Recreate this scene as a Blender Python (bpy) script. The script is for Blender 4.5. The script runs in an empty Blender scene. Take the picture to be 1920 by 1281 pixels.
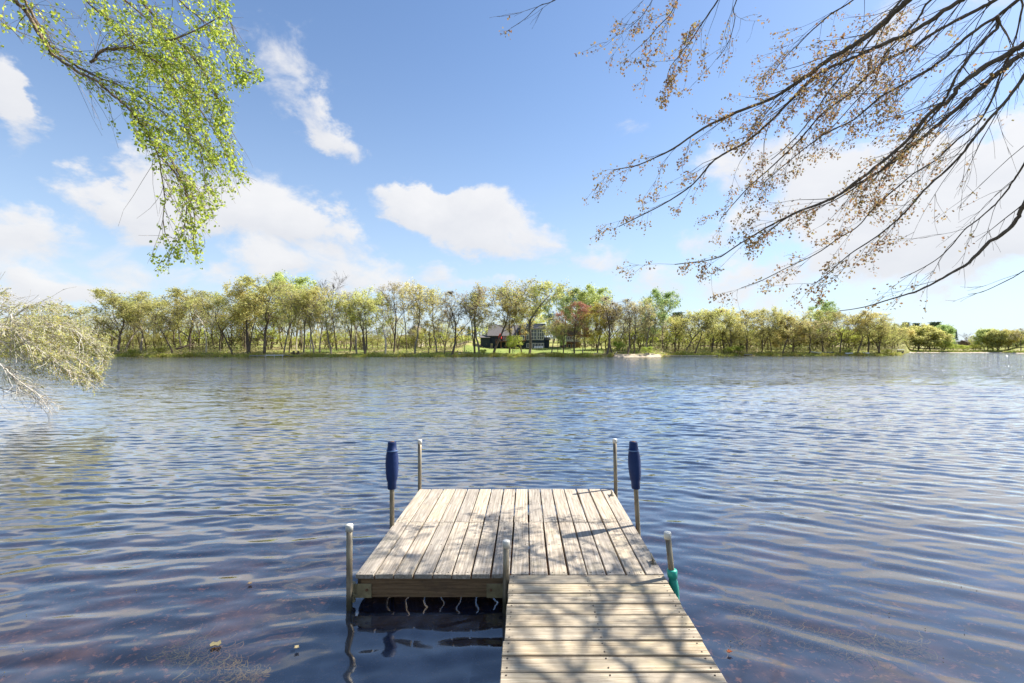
import bpy, math, random
import numpy as np
from mathutils import Vector, Matrix

S = bpy.context.scene
COL = S.collection
R = math.radians
F = 940.0            # focal length of the photograph in its own pixels (1920 wide)
CX, CY = 985.0, 655.0  # vanishing point / horizon of the photograph
EYE = 2.02           # camera height above the water


def P(px, py, Z):
    """world point seen at photo pixel (px,py) standing Z metres away"""
    return Vector(((px - CX) / F * Z, Z, EYE - (py - CY) / F * Z))


# ------------------------------------------------------------------ camera
cam_d = bpy.data.cameras.new('camera')
cam = bpy.data.objects.new('camera', cam_d)
COL.objects.link(cam)
cam.location = (0, 0, EYE)
cam.rotation_euler = (R(90), 0, 0)
cam_d.sensor_width = 36
cam_d.lens = F / 1920 * 36
cam_d.shift_x = -25 / 1920
cam_d.shift_y = 14.5 / 1920
cam_d.clip_start = 0.05
cam_d.clip_end = 6000
S.camera = cam

# ------------------------------------------------------------------ light
SUN_EL = R(47)
SUN_DIR = Vector((0.911 * math.cos(SUN_EL), 0.412 * math.cos(SUN_EL), math.sin(SUN_EL)))
sun_d = bpy.data.lights.new('sun', 'SUN')
sun_d.energy = 5.0
sun_d.angle = R(0.53)
sun_d.color = (1.0, 0.95, 0.87)
sun = bpy.data.objects.new('sun', sun_d)
COL.objects.link(sun)
sun.rotation_euler = (-SUN_DIR).to_track_quat('-Z', 'Y').to_euler()
sun.location = (10, 5, 30)

world = bpy.data.worlds.new('World')
S.world = world
world.use_nodes = True
WN = world.node_tree.nodes
WL = world.node_tree.links
WN.clear()


def wmath(op, a, b=None, c=None, clamp=False):
    n = WN.new('ShaderNodeMath'); n.operation = op; n.use_clamp = clamp
    for i, v in enumerate((a, b, c)):
        if v is None: continue
        if isinstance(v, (int, float)): n.inputs[i].default_value = v
        else: WL.new(v, n.inputs[i])
    return n.outputs[0]


def build_world():
    out = WN.new('ShaderNodeOutputWorld')
    bg = WN.new('ShaderNodeBackground')
    WL.new(bg.outputs[0], out.inputs[0])
    sky = WN.new('ShaderNodeTexSky')
    sky.sky_type = 'NISHITA'
    sky.sun_disc = False
    sky.sun_elevation = SUN_EL
    sky.sun_rotation = math.atan2(0.911, 0.412)
    sky.air_density = 1.0
    sky.dust_density = 0.6
    sky.ozone_density = 2.2
    tc = WN.new('ShaderNodeTexCoord')
    sep = WN.new('ShaderNodeSeparateXYZ')
    WL.new(tc.outputs['Generated'], sep.inputs[0])
    dx, dy, dz = sep.outputs
    # cloud-lookup coordinates: the direction's azimuth and elevation
    az = wmath('ARCTAN2', dx, dy)
    el = wmath('ARCSINE', dz)
    comb = WN.new('ShaderNodeCombineXYZ')
    WL.new(az, comb.inputs[0]); WL.new(wmath('MULTIPLY', el, 1.5), comb.inputs[1])
    n1 = WN.new('ShaderNodeTexNoise'); n1.inputs['Scale'].default_value = 9
    n1.inputs['Detail'].default_value = 9; n1.inputs['Roughness'].default_value = 0.60
    n1.inputs['Distortion'].default_value = 0.35
    WL.new(comb.outputs[0], n1.inputs['Vector'])
    n2 = WN.new('ShaderNodeTexNoise'); n2.inputs['Scale'].default_value = 3.2
    n2.inputs['Detail'].default_value = 4; n2.inputs['Roughness'].default_value = 0.5
    WL.new(comb.outputs[0], n2.inputs['Vector'])
    wn = WN.new('ShaderNodeTexNoise'); wn.inputs['Scale'].default_value = 5.5
    wn.inputs['Detail'].default_value = 6; wn.inputs['Roughness'].default_value = 0.62
    WL.new(comb.outputs[0], wn.inputs['Vector'])
    ws = WN.new('ShaderNodeSeparateXYZ'); WL.new(wn.outputs['Color'], ws.inputs[0])
    az = wmath('MULTIPLY_ADD', wmath('SUBTRACT', ws.outputs[0], 0.5), 0.26, az)
    el = wmath('MULTIPLY_ADD', wmath('SUBTRACT', ws.outputs[1], 0.5), 0.17, el)
    # px, py, half width, half height, tilt(deg, + = right end lower), strength
    blobs = [
        (10, 130, 75, 75, 10, 1.3), (45, 200, 50, 85, -20, 1.0),
        (215, 388, 100, 48, 0, 1.3), (262, 325, 65, 60, 0, 1.1), (330, 400, 100, 55, 0, 1.1),
        (490, 385, 150, 70, 12, 1.3), (590, 435, 120, 44, 18, 1.15),
        (550, 115, 75, 34, 10, .75), (545, 185, 85, 42, 25, .85), (630, 235, 80, 40, 30, 1.0), (495, 30, 90, 60, 0, .6),
        (790, 385, 95, 38, 5, 1.25), (865, 385, 80, 40, 0, .9), (885, 425, 125, 56, 12, 1.3), (1055, 462, 80, 34, 15, .72), (1110, 485, 70, 22, 10, .5),
        (25, 440, 110, 42, 5, 1.15), (200, 475, 80, 42, 0, .7), (70, 525, 140, 38, 5, .95), (110, 570, 120, 24, 0, .8),
        (490, 500, 70, 38, 0, 1.05), (630, 518, 120, 32, 6, 1.05), (820, 530, 80, 30, 6, .95), (330, 515, 110, 28, 0, .8), (180, 545, 160, 26, 0, .9), (960, 545, 120, 18, 0, .7),
        (1190, 228, 40, 32, 0, .55), (1270, 528, 150, 30, 0, .9), (1450, 555, 200, 22, 0, .8), (1120, 500, 90, 20, 0, .45),
        (1430, 300, 130, 60, -10, .95), (1390, 420, 150, 40, -5, .9), (1560, 340, 150, 80, 0, 1.0),
        (1720, 390, 230, 110, 0, 1.35), (1880, 310, 160, 100, -15, 1.35), (1850, 430, 200, 90, 0, 1.2),
        (1600, 470, 220, 60, 0, .95), (1820, 530, 130, 40, 0, .8), (1480, 520, 160, 26, 0, .65),
        (1740, 60, 150, 75, -15, .75), (1620, 120, 90, 55, -15, .6), (1900, 600, 60, 14, 0, .5),
        (2100, 300, 260, 130, 0, 1.0), (-200, 300, 180, 70, 0, .9), (-150, 80, 120, 70, 0, .6),
    ]
    total = None
    shade = None
    for (px, py, hw, hh, tilt, st) in blobs:
        X, Y, Zz = (px - CX) / F, 1.0, (CY - py) / F
        a0 = math.atan2(X, Y); e0 = math.atan2(Zz, math.hypot(X, Y))
        k = math.cos(a0) ** 2
        kw = hw / F * k; kh = hh / F * math.cos(a0) * math.cos(e0) ** 2
        da = wmath('SUBTRACT', az, a0)
        de = wmath('SUBTRACT', el, e0)
        ct, sn = math.cos(R(tilt)), math.sin(R(tilt))
        u = wmath('MULTIPLY_ADD', da, ct / kw, wmath('MULTIPLY', de, -sn / kw))
        v = wmath('MULTIPLY_ADD', da, sn / kh, wmath('MULTIPLY', de, ct / kh))
        r2 = wmath('ADD', wmath('MULTIPLY', u, u), wmath('MULTIPLY', v, v))
        m = wmath('MULTIPLY', wmath('SUBTRACT', 1.0, wmath('MULTIPLY', r2, 0.42), clamp=True), st)
        m = wmath('MULTIPLY', m, m)
        total = m if total is None else wmath('ADD', total, m)
        s = wmath('MULTIPLY', m, v)
        shade = s if shade is None else wmath('ADD', shade, s)
    # the sky that no photograph records: scattered clouds by noise, all round
    behind = wmath('SUBTRACT', 0.22, wmath('MULTIPLY', dy, 1.6), clamp=True)
    gen = wmath('MULTIPLY', wmath('MULTIPLY', wmath('SUBTRACT', n2.outputs[0], 0.42), 4.0, clamp=True), behind)
    total = wmath('ADD', total, gen)
    d = wmath('ADD', wmath('MULTIPLY', total, 0.95), wmath('MULTIPLY', wmath('SUBTRACT', n1.outputs[0], 0.54), 2.9))
    dens = WN.new('ShaderNodeMapRange'); dens.interpolation_type = 'SMOOTHSTEP'
    WL.new(d, dens.inputs[0])
    dens.inputs[1].default_value = 0.05; dens.inputs[2].default_value = 1.0
    present = wmath('MULTIPLY', total, 4.0, clamp=True)
    dn = wmath('MULTIPLY', wmath('MULTIPLY', dens.outputs[0], present), 0.93)
    # cloud colour: sunlit tops, greyer undersides
    up = wmath('MULTIPLY_ADD', wmath('DIVIDE', shade, wmath('ADD', total, 0.15)), 0.32, 0.62, clamp=True)
    up = wmath('ADD', up, wmath('MULTIPLY', wmath('SUBTRACT', n1.outputs[0], 0.5), 0.7), clamp=True)
    ccol = WN.new('ShaderNodeMix'); ccol.data_type = 'RGBA'
    WL.new(up, ccol.inputs[0])
    ccol.inputs[6].default_value = (4.6, 4.75, 5.2, 1)
    ccol.inputs[7].default_value = (6.5, 6.45, 6.45, 1)
    # sky colour correction (photographic white balance) and the pale band near the horizon
    tint = WN.new('ShaderNodeMix'); tint.data_type = 'RGBA'; tint.blend_type = 'MULTIPLY'
    tint.inputs[0].default_value = 1
    WL.new(sky.outputs[0], tint.inputs[6]); tint.inputs[7].default_value = SKY_TINT
    hz = WN.new('ShaderNodeMix'); hz.data_type = 'RGBA'
    hf = wmath('POWER', wmath('SUBTRACT', 1.0, wmath('ABSOLUTE', dz), clamp=True), HORIZON_POW)
    WL.new(wmath('MULTIPLY', hf, HORIZON_AMT), hz.inputs[0])
    WL.new(tint.outputs[2], hz.inputs[6]); hz.inputs[7].default_value = HORIZON_COL
    mx = WN.new('ShaderNodeMix'); mx.data_type = 'RGBA'
    WL.new(dn, mx.inputs[0]); WL.new(hz.outputs[2], mx.inputs[6]); WL.new(ccol.outputs[2], mx.inputs[7])
    WL.new(mx.outputs[2], bg.inputs[0])
    bg.inputs[1].default_value = 0.073


SKY_TINT = (0.97, 1.10, 1.24, 1)
HORIZON_POW = 4.0
HORIZON_AMT = 0.85
HORIZON_COL = (5.1, 6.0, 6.9, 1)
build_world()

S.view_settings.view_transform = 'Standard'
S.view_settings.look = 'None'
S.view_settings.exposure = 1.05
S.view_settings.gamma = 1.0
S.view_settings.use_curve_mapping = False
S.render.engine = 'CYCLES'
S.cycles.use_denoising = True
S.cycles.max_bounces = 8
S.cycles.transparent_max_bounces = 12
S.cycles.diffuse_bounces = 4
S.cycles.glossy_bounces = 3
S.cycles.caustics_reflective = False
S.cycles.caustics_refractive = False
S.cycles.sample_clamp_indirect = 4
world.cycles.sampling_method = 'MANUAL'
world.cycles.sample_map_resolution = 512


# ------------------------------------------------------------------ materials
class NT:
    def __init__(self, name):
        self.m = bpy.data.materials.new(name); self.m.use_nodes = True
        self.n = self.m.node_tree.nodes; self.l = self.m.node_tree.links
        self.n.clear()
        self.out = self.n.new('ShaderNodeOutputMaterial')

    def node(self, t, **kw):
        n = self.n.new(t)
        for k, v in kw.items(): setattr(n, k, v)
        return n

    def put(self, sock, v):
        if isinstance(v, bpy.types.NodeSocket): self.l.new(v, sock)
        elif isinstance(v, (tuple, list)) and len(v) == 3 and sock.type == 'RGBA': sock.default_value = (*v, 1)
        else: sock.default_value = v

    def math(self, op, a, b=None, c=None, clamp=False):
        n = self.node('ShaderNodeMath', operation=op, use_clamp=clamp)
        for i, v in enumerate((a, b, c)):
            if v is not None: self.put(n.inputs[i], v)
        return n.outputs[0]

    def mix(self, f, a, b, blend='MIX'):
        n = self.node('ShaderNodeMix', data_type='RGBA', blend_type=blend)
        self.put(n.inputs[0], f); self.put(n.inputs[6], a); self.put(n.inputs[7], b)
        return n.outputs[2]

    def ramp(self, f, stops):
        n = self.node('ShaderNodeValToRGB')
        e = n.color_ramp.elements
        while len(e) < len(stops): e.new(0.5)
        for el, (p, c) in zip(e, stops):
            el.position = p; el.color = (*c, 1) if len(c) == 3 else c
        self.put(n.inputs[0], f)
        return n.outputs[0]

    def noise(self, vec, scale, detail=3, rough=0.5, dist=0.0, color=False):
        n = self.node('ShaderNodeTexNoise')
        if vec is not None: self.l.new(vec, n.inputs['Vector'])
        n.inputs['Scale'].default_value = scale; n.inputs['Detail'].default_value = detail
        n.inputs['Roughness'].default_value = rough; n.inputs['Distortion'].default_value = dist
        return n.outputs[1 if color else 0]

    def scaled(self, vec, s, offset=None):
        n = self.node('ShaderNodeMapping')
        self.l.new(vec, n.inputs[0]); n.inputs['Scale'].default_value = s
        if offset is not None: self.l.new(offset, n.inputs['Location'])
        return n.outputs[0]

    def obj(self): return self.node('ShaderNodeTexCoord').outputs['Object']
    def pos(self): return self.node('ShaderNodeNewGeometry').outputs['Position']
    def island(self): return self.node('ShaderNodeNewGeometry').outputs['Random Per Island']
    def rand(self): return self.node('ShaderNodeObjectInfo').outputs['Random']

    def bump(self, h, strength=0.3, dist=0.01):
        n = self.node('ShaderNodeBump'); n.inputs['Strength'].default_value = strength
        n.inputs['Distance'].default_value = dist
        self.l.new(h, n.inputs['Height'])
        return n.outputs[0]

    def principled(self, color, rough=0.7, metal=0.0, spec=0.5, normal=None):
        b = self.node('ShaderNodeBsdfPrincipled')
        self.put(b.inputs['Base Color'], color); self.put(b.inputs['Roughness'], rough)
        self.put(b.inputs['Metallic'], metal); self.put(b.inputs['Specular IOR Level'], spec)
        if normal is not None: self.l.new(normal, b.inputs['Normal'])
        self.l.new(b.outputs[0], self.out.inputs[0])
        return b


M = {}


def mat_simple(name, a, b, scale=4, rough=0.7, metal=0.0, spec=0.4, detail=4, bump=0.0):
    t = NT(name)
    n = t.noise(t.obj(), scale, detail)
    c = t.mix(t.ramp(n, [(0.3, (0, 0, 0)), (0.7, (1, 1, 1))]), a, b)
    t.principled(c, rough, metal, spec, t.bump(n, bump, 0.01) if bump else None)
    M[name] = t.m


def mat_leaf(name, cols, trans=0.45, patch=None, rough=0.5, gloss=0.0):
    """cols: ramp of leaf colours picked per leaf; part of the light passes through the blade"""
    t = NT(name)
    r = t.island()
    c = t.ramp(r, [(i / max(1, len(cols) - 1), k) for i, k in enumerate(cols)])
    if patch:
        n = t.noise(t.obj(), patch[0], 2)
        c = t.mix(t.ramp(n, [(0.38, (0, 0, 0)), (0.62, (1, 1, 1))]), c, t.mix(1.0, c, patch[1], 'MULTIPLY'))
    rd = t.math('MULTIPLY_ADD', t.rand(), 0.42, 0.76)
    hv = t.node('ShaderNodeHueSaturation')
    t.l.new(rd, hv.inputs['Value']); t.l.new(c, hv.inputs['Color'])
    t.put(hv.inputs['Hue'], t.math('MULTIPLY_ADD', t.math('FRACT', t.math('MULTIPLY', t.rand(), 7.3)), 0.045, 0.472))
    c = hv.outputs[0]
    d = t.node('ShaderNodeBsdfDiffuse'); t.l.new(c, d.inputs[0])
    tr = t.node('ShaderNodeBsdfTranslucent'); t.l.new(c, tr.inputs[0])
    mx = t.node('ShaderNodeMixShader'); mx.inputs[0].default_value = trans
    t.l.new(d.outputs[0], mx.inputs[1]); t.l.new(tr.outputs[0], mx.inputs[2])
    last = mx.outputs[0]
    if gloss:
        g = t.node('ShaderNodeBsdfGlossy'); g.inputs['Roughness'].default_value = 0.45
        g.inputs[0].default_value = (.8, .8, .8, 1)
        m2 = t.node('ShaderNodeMixShader'); m2.inputs[0].default_value = gloss
        t.l.new(last, m2.inputs[1]); t.l.new(g.outputs[0], m2.inputs[2]); last = m2.outputs[0]
    t.l.new(last, t.out.inputs[0])
    M[name] = t.m


def mat_wood(name, dark, light, stain, moss, contrast=1.0):
    t = NT(name)
    ob = t.obj()
    r = t.rand()
    cb = t.node('ShaderNodeCombineXYZ')
    t.put(cb.inputs[0], t.math('MULTIPLY', r, 37.0)); t.put(cb.inputs[1], t.math('MULTIPLY', r, 91.0))
    v = t.scaled(ob, (1.0, 1.0, 1.0), cb.outputs[0])
    grain = t.noise(t.scaled(v, (2.2, 60, 60)), 1.0, 6, 0.65, 0.3)
    fine = t.noise(t.scaled(v, (9, 260, 200)), 1.0, 3, 0.6)
    blot = t.noise(v, 5.0, 5, 0.62)
    speck = t.noise(v, 55.0, 3, 0.7)
    c = t.mix(t.ramp(grain, [(0.32, (0, 0, 0)), (0.66, (1, 1, 1))]), dark, light)
    c = t.mix(t.math('MULTIPLY', t.ramp(fine, [(0.48, (0, 0, 0)), (0.66, (1, 1, 1))]), 0.60), c, dark)
    c = t.mix(t.math('MULTIPLY', t.ramp(blot, [(0.46, (0, 0, 0)), (0.68, (1, 1, 1))]), 0.6), c, stain)
    moss_n = t.noise(v, 3.1, 5, 0.7)
    c = t.mix(t.math('MULTIPLY', t.ramp(moss_n, [(0.52, (0, 0, 0)), (0.70, (1, 1, 1))]), 0.42), c, moss)
    c = t.mix(t.math('MULTIPLY', t.ramp(speck, [(0.64, (0, 0, 0)), (0.72, (1, 1, 1))]), 0.55), c, (0.05, 0.042, 0.035))
    # knots
    vo = t.node('ShaderNodeTexVoronoi'); vo.inputs['Scale'].default_value = 1.0
    t.l.new(t.scaled(v, (2.1, 7.0, 3.0)), vo.inputs['Vector'])
    c = t.mix(t.ramp(vo.outputs['Distance'], [(0.03, (.75, .75, .75)), (0.11, (0, 0, 0))]), c, (0.09, 0.06, 0.04))
    hv = t.node('ShaderNodeHueSaturation')
    t.put(hv.inputs['Value'], t.math('MULTIPLY_ADD', r, 0.36, 0.84)); t.l.new(c, hv.inputs['Color'])
    t.put(hv.inputs['Saturation'], t.math('MULTIPLY_ADD', r, 0.3, 0.85))
    h = t.math('ADD', grain, t.math('MULTIPLY', fine, 0.4))
    t.principled(hv.outputs[0], 0.85, 0, 0.25, t.bump(h, 0.45, 0.004))
    M[name] = t.m


mat_wood('weathered_wood', (0.20, 0.16, 0.12), (0.62, 0.54, 0.43), (0.33, 0.285, 0.235), (0.45, 0.385, 0.25))
mat_wood('walkway_wood', (0.21, 0.155, 0.10), (0.63, 0.54, 0.39), (0.34, 0.28, 0.20), (0.41, 0.345, 0.19))
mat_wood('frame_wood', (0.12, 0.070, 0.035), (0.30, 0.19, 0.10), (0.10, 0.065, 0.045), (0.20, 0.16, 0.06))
mat_simple('galvanised', (0.30, 0.27, 0.20), (0.15, 0.125, 0.09), 9, 0.42, 0.65, bump=0.1)
mat_simple('bracket_metal', (0.36, 0.31, 0.17), (0.20, 0.16, 0.09), 20, 0.6, 0.4, bump=0.2)
mat_simple('rusty_steel', (0.12, 0.06, 0.03), (0.22, 0.12, 0.06), 30, 0.7, 0.3)
mat_simple('white_plastic', (0.75, 0.74, 0.68), (0.62, 0.60, 0.52), 9, 0.55)
mat_simple('blue_plastic', (0.004, 0.018, 0.085), (0.012, 0.036, 0.125), 7, 0.55, spec=.25, bump=0.1)
mat_simple('worn_blue', (0.05, 0.12, 0.30), (0.16, 0.26, 0.45), 25, 0.6)
mat_simple('green_plastic', (0.02, 0.32, 0.24), (0.03, 0.40, 0.30), 12, 0.4)
mat_simple('screw_metal', (0.10, 0.07, 0.05), (0.06, 0.05, 0.04), 30, 0.5, 0.6)


def post_metal():
    t = NT('post_metal')
    p = t.pos(); ob = t.obj()
    sep = t.node('ShaderNodeSeparateXYZ'); t.l.new(p, sep.inputs[0])
    n = t.noise(t.scaled(ob, (1, 1, .25)), 26, 5, .65)
    c = t.mix(t.ramp(n, [(0.35, (0, 0, 0)), (0.65, (1, 1, 1))]), (0.30, 0.265, 0.19), (0.15, 0.12, 0.085))
    rust = t.noise(ob, 11, 4, .7)
    c = t.mix(t.ramp(rust, [(0.58, (0, 0, 0)), (0.66, (.8, .8, .8))]), c, (0.17, 0.08, 0.035))
    # algae and silt up to where the waves wet the pipe
    lv = t.math('MULTIPLY_ADD', n, 0.10, sep.outputs[2])
    wet = t.node('ShaderNodeMapRange'); t.l.new(lv, wet.inputs[0]); wet.inputs[1].default_value = 0.12; wet.inputs[2].default_value = 0.19
    wet.inputs[3].default_value = 0.85; wet.inputs[4].default_value = 0.0
    c = t.mix(wet.outputs[0], c, (0.055, 0.055, 0.03))
    t.principled(c, 0.45, 0.5, 0.4, t.bump(n, .15, .002))
    M['post_metal'] = t.m


post_metal()


def bark(name, a, b, c3, scale, bump=0.5):
    t = NT(name)
    ob = t.pos()
    n = t.noise(t.scaled(ob, (1, 1, 0.35)), scale, 5, 0.65)
    n2 = t.noise(ob, scale * 0.25, 3)
    c = t.mix(t.ramp(n, [(0.35, (0, 0, 0)), (0.65, (1, 1, 1))]), a, b)
    c = t.mix(t.math('MULTIPLY', t.ramp(n2, [(0.5, (0, 0, 0)), (0.7, (1, 1, 1))]), 0.6), c, c3)
    t.principled(c, 0.85, 0, 0.2, t.bump(n, bump, 0.006))
    M[name] = t.m


bark('maple_bark', (0.085, 0.066, 0.052), (0.17, 0.135, 0.108), (0.22, 0.19, 0.16), 38)
bark('birch_bark', (0.10, 0.062, 0.035), (0.36, 0.27, 0.18), (0.07, 0.05, 0.035), 22)
bark('silver_bark', (0.50, 0.45, 0.37), (0.72, 0.67, 0.58), (0.36, 0.31, 0.25), 14)
bark('oak_bark', (0.09, 0.068, 0.05), (0.21, 0.165, 0.125), (0.15, 0.12, 0.095), 3.0)
bark('grey_bark', (0.17, 0.14, 0.11), (0.36, 0.31, 0.25), (0.25, 0.21, 0.17), 3.0)
bark('pale_bark', (0.50, 0.43, 0.33), (0.70, 0.63, 0.52), (0.36, 0.31, 0.24), 3.0)

mat_leaf('birch_leaves', [(0.40, 0.47, 0.06), (0.56, 0.60, 0.09), (0.70, 0.70, 0.10), (0.48, 0.53, 0.08), (0.22, 0.31, 0.06)], 0.6, gloss=0.03)
mat_leaf('maple_leaves', [(0.40, 0.23, 0.13), (0.54, 0.36, 0.16), (0.62, 0.48, 0.16), (0.46, 0.30, 0.18), (0.50, 0.46, 0.18), (0.34, 0.20, 0.13)], 0.45)
mat_leaf('silver_leaves', [(0.52, 0.53, 0.24), (0.66, 0.65, 0.36), (0.68, 0.69, 0.18), (0.58, 0.45, 0.18), (0.42, 0.45, 0.18), (0.74, 0.71, 0.50)], 0.45)
Y1 = [(0.62, 0.64, 0.20), (0.74, 0.74, 0.25), (0.80, 0.76, 0.33), (0.66, 0.70, 0.22), (0.76, 0.67, 0.34)]
mat_leaf('oak_spring_leaves', Y1, 0.5, (0.28, (0.78, 0.74, 0.7)))
mat_leaf('oak_tan_leaves', [(0.70, 0.62, 0.34), (0.76, 0.69, 0.36), (0.72, 0.71, 0.31), (0.66, 0.55, 0.33)], 0.5)
mat_leaf('fresh_green_leaves', [(0.46, 0.56, 0.22), (0.54, 0.62, 0.24), (0.62, 0.67, 0.25), (0.50, 0.60, 0.30)], 0.5, (0.3, (0.8, 0.85, 0.8)))
mat_leaf('yellow_green_leaves', [(0.62, 0.62, 0.11), (0.70, 0.67, 0.14), (0.74, 0.68, 0.18), (0.56, 0.60, 0.12)], 0.5)
mat_leaf('red_leaves', [(0.56, 0.26, 0.18), (0.62, 0.32, 0.20), (0.58, 0.38, 0.22), (0.50, 0.24, 0.16)], 0.5)
mat_leaf('bud_brown_leaves', [(0.54, 0.44, 0.29), (0.62, 0.53, 0.33), (0.64, 0.60, 0.30), (0.54, 0.42, 0.29)], 0.45)
mat_leaf('pine_needles', [(0.08, 0.13, 0.08), (0.11, 0.17, 0.10), (0.15, 0.21, 0.12)], 0.25)
mat_leaf('reed_grass', [(0.34, 0.44, 0.08), (0.50, 0.54, 0.12), (0.60, 0.52, 0.24), (0.26, 0.38, 0.08), (0.52, 0.58, 0.13)], 0.45, (0.35, (0.85, 0.75, 0.65)))
mat_leaf('undergrowth', [(0.42, 0.33, 0.23), (0.50, 0.41, 0.27), (0.42, 0.44, 0.15), (0.56, 0.46, 0.32), (0.48, 0.52, 0.15), (0.32, 0.23, 0.16)], 0.4, (0.15, (0.75, 0.85, 0.7)))
mat_leaf('shrub_leaves', [(0.48, 0.56, 0.11), (0.36, 0.46, 0.10), (0.56, 0.60, 0.14)], 0.5)
mat_leaf('water_weed', [(0.22, 0.15, 0.045), (0.30, 0.20, 0.055), (0.18, 0.15, 0.05)], 0.3)
mat_leaf('dead_leaf', [(0.28, 0.23, 0.14), (0.33, 0.27, 0.16)], 0.2)
mat_leaf('rust_leaf', [(0.26, 0.11, 0.05), (0.30, 0.12, 0.05)], 0.2)


# ------------------------------------------------------------------ mesh helpers
def mesh_np(name, verts, faces_flat, sizes, mats, smooth=False):
    me = bpy.data.meshes.new(name)
    verts = np.asarray(verts, dtype=np.float32)
    faces_flat = np.asarray(faces_flat, dtype=np.int32)
    sizes = np.asarray(sizes, dtype=np.int32)
    me.vertices.add(len(verts)); me.vertices.foreach_set('co', verts.ravel())
    me.loops.add(len(faces_flat)); me.loops.foreach_set('vertex_index', faces_flat)
    me.polygons.add(len(sizes))
    starts = np.zeros(len(sizes), dtype=np.int32); starts[1:] = np.cumsum(sizes)[:-1]
    me.polygons.foreach_set('loop_start', starts)
    me.polygons.foreach_set('loop_total', sizes)
    me.polygons.foreach_set('use_smooth', np.full(len(sizes), bool(smooth)))
    me.update(calc_edges=True)
    if mats is not None:
        me.materials.append(M[mats] if isinstance(mats, str) else mats)
    return me


class MB:
    """collects shapes for one mesh object"""
    def __init__(self):
        self.v = []; self.f = []

    def quad_prism(self, pts_bottom, pts_top):
        b = len(self.v); n = len(pts_bottom)
        self.v += [tuple(p) for p in pts_bottom] + [tuple(p) for p in pts_top]
        self.f.append(tuple(b + i for i in reversed(range(n))))
        self.f.append(tuple(b + n + i for i in range(n)))
        for i in range(n):
            j = (i + 1) % n
            self.f.append((b + i, b + j, b + n + j, b + n + i))
        return self

    def box(self, x0, x1, y0, y1, z0, z1, ch=0.0):
        if ch <= 0:
            return self.quad_prism([(x0, y0, z0), (x1, y0, z0), (x1, y1, z0), (x0, y1, z0)],
                                   [(x0, y0, z1), (x1, y0, z1), (x1, y1, z1), (x0, y1, z1)])
        b = len(self.v)
        rings = [(0, z0), (0, z1 - ch), (ch, z1)]
        for (i, z) in rings:
            self.v += [(x0 + i, y0 + i, z), (x1 - i, y0 + i, z), (x1 - i, y1 - i, z), (x0 + i, y1 - i, z)]
        self.f.append((b + 3, b + 2, b + 1, b))
        self.f.append((b + 8, b + 9, b + 10, b + 11))
        for k in (0, 4):
            for i in range(4):
                j = (i + 1) % 4
                self.f.append((b + k + i, b + k + j, b + k + 4 + j, b + k + 4 + i))
        return self

    def lathe(self, prof, seg=16, axis_top=(0, 0)):
        """prof: (radius, z, xoff, yoff) rings"""
        b = len(self.v)
        for pr in prof:
            r, z = pr[0], pr[1]; ox, oy = (pr[2], pr[3]) if len(pr) > 2 else (0, 0)
            for k in range(seg):
                a = 2 * math.pi * k / seg
                self.v.append((ox + r * math.cos(a), oy + r * math.sin(a), z))
        for i in range(len(prof) - 1):
            for k in range(seg):
                k2 = (k + 1) % seg
                self.f.append((b + i * seg + k, b + i * seg + k2, b + (i + 1) * seg + k2, b + (i + 1) * seg + k))
        self.f.append(tuple(b + k for k in reversed(range(seg))))
        self.f.append(tuple(b + (len(prof) - 1) * seg + k for k in range(seg)))
        return self

    def tube(self, pts, rads, seg=6, cap=True):
        pts = [Vector(p) for p in pts]
        b = len(self.v); n = len(pts)
        ref = None
        for i, p in enumerate(pts):
            t = (pts[min(i + 1, n - 1)] - pts[max(i - 1, 0)])
            if t.length < 1e-9: t = Vector((0, 0, 1))
            t.normalize()
            if ref is None:
                ref = t.orthogonal().normalized()
            ref = (ref - t * ref.dot(t))
            if ref.length < 1e-6: ref = t.orthogonal()
            ref.normalize()
            bi = t.cross(ref)
            r = rads[i] if hasattr(rads, '__len__') else rads
            for k in range(seg):
                a = 2 * math.pi * k / seg
                q = p + (ref * math.cos(a) + bi * math.sin(a)) * r
                self.v.append((q.x, q.y, q.z))
        for i in range(n - 1):
            for k in range(seg):
                k2 = (k + 1) % seg
                self.f.append((b + i * seg + k, b + i * seg + k2, b + (i + 1) * seg + k2, b + (i + 1) * seg + k))
        if cap:
            self.f.append(tuple(b + k for k in reversed(range(seg))))
            self.f.append(tuple(b + (n - 1) * seg + k for k in range(seg)))
        return self

    def mesh(self, name, mat, smooth=False):
        flat = [i for f in self.f for i in f]
        return mesh_np(name, np.array(self.v, dtype=np.float32).reshape(-1, 3), flat, [len(f) for f in self.f], mat, smooth)

    def build(self, name, mat, parent=None, smooth=False, loc=None):
        return link(name, self.mesh(name, mat, smooth), parent, loc)


def link(name, me, parent=None, loc=None, kind=None):
    o = bpy.data.objects.new(name, me); COL.objects.link(o)
    if parent is not None: o.parent = parent
    if loc is not None: o.location = loc
    if kind: o['kind'] = kind
    return o


def tag(o, label, cat, group=None):
    o['label'] = label; o['category'] = cat
    if group: o['group'] = group
    return o


def thing(name, label, cat, loc=(0, 0, 0), rz=0.0, group=None):
    o = bpy.data.objects.new(name, None); COL.objects.link(o)
    o.location = loc; o.rotation_euler = (0, 0, rz); o.empty_display_size = 0.3
    return tag(o, label, cat, group)


def stuff(name, me, label=None, cat=None, parent=None):
    o = link(name, me, parent, kind='stuff')
    if label: o['label'] = label
    if cat: o['category'] = cat
    return o


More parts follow.
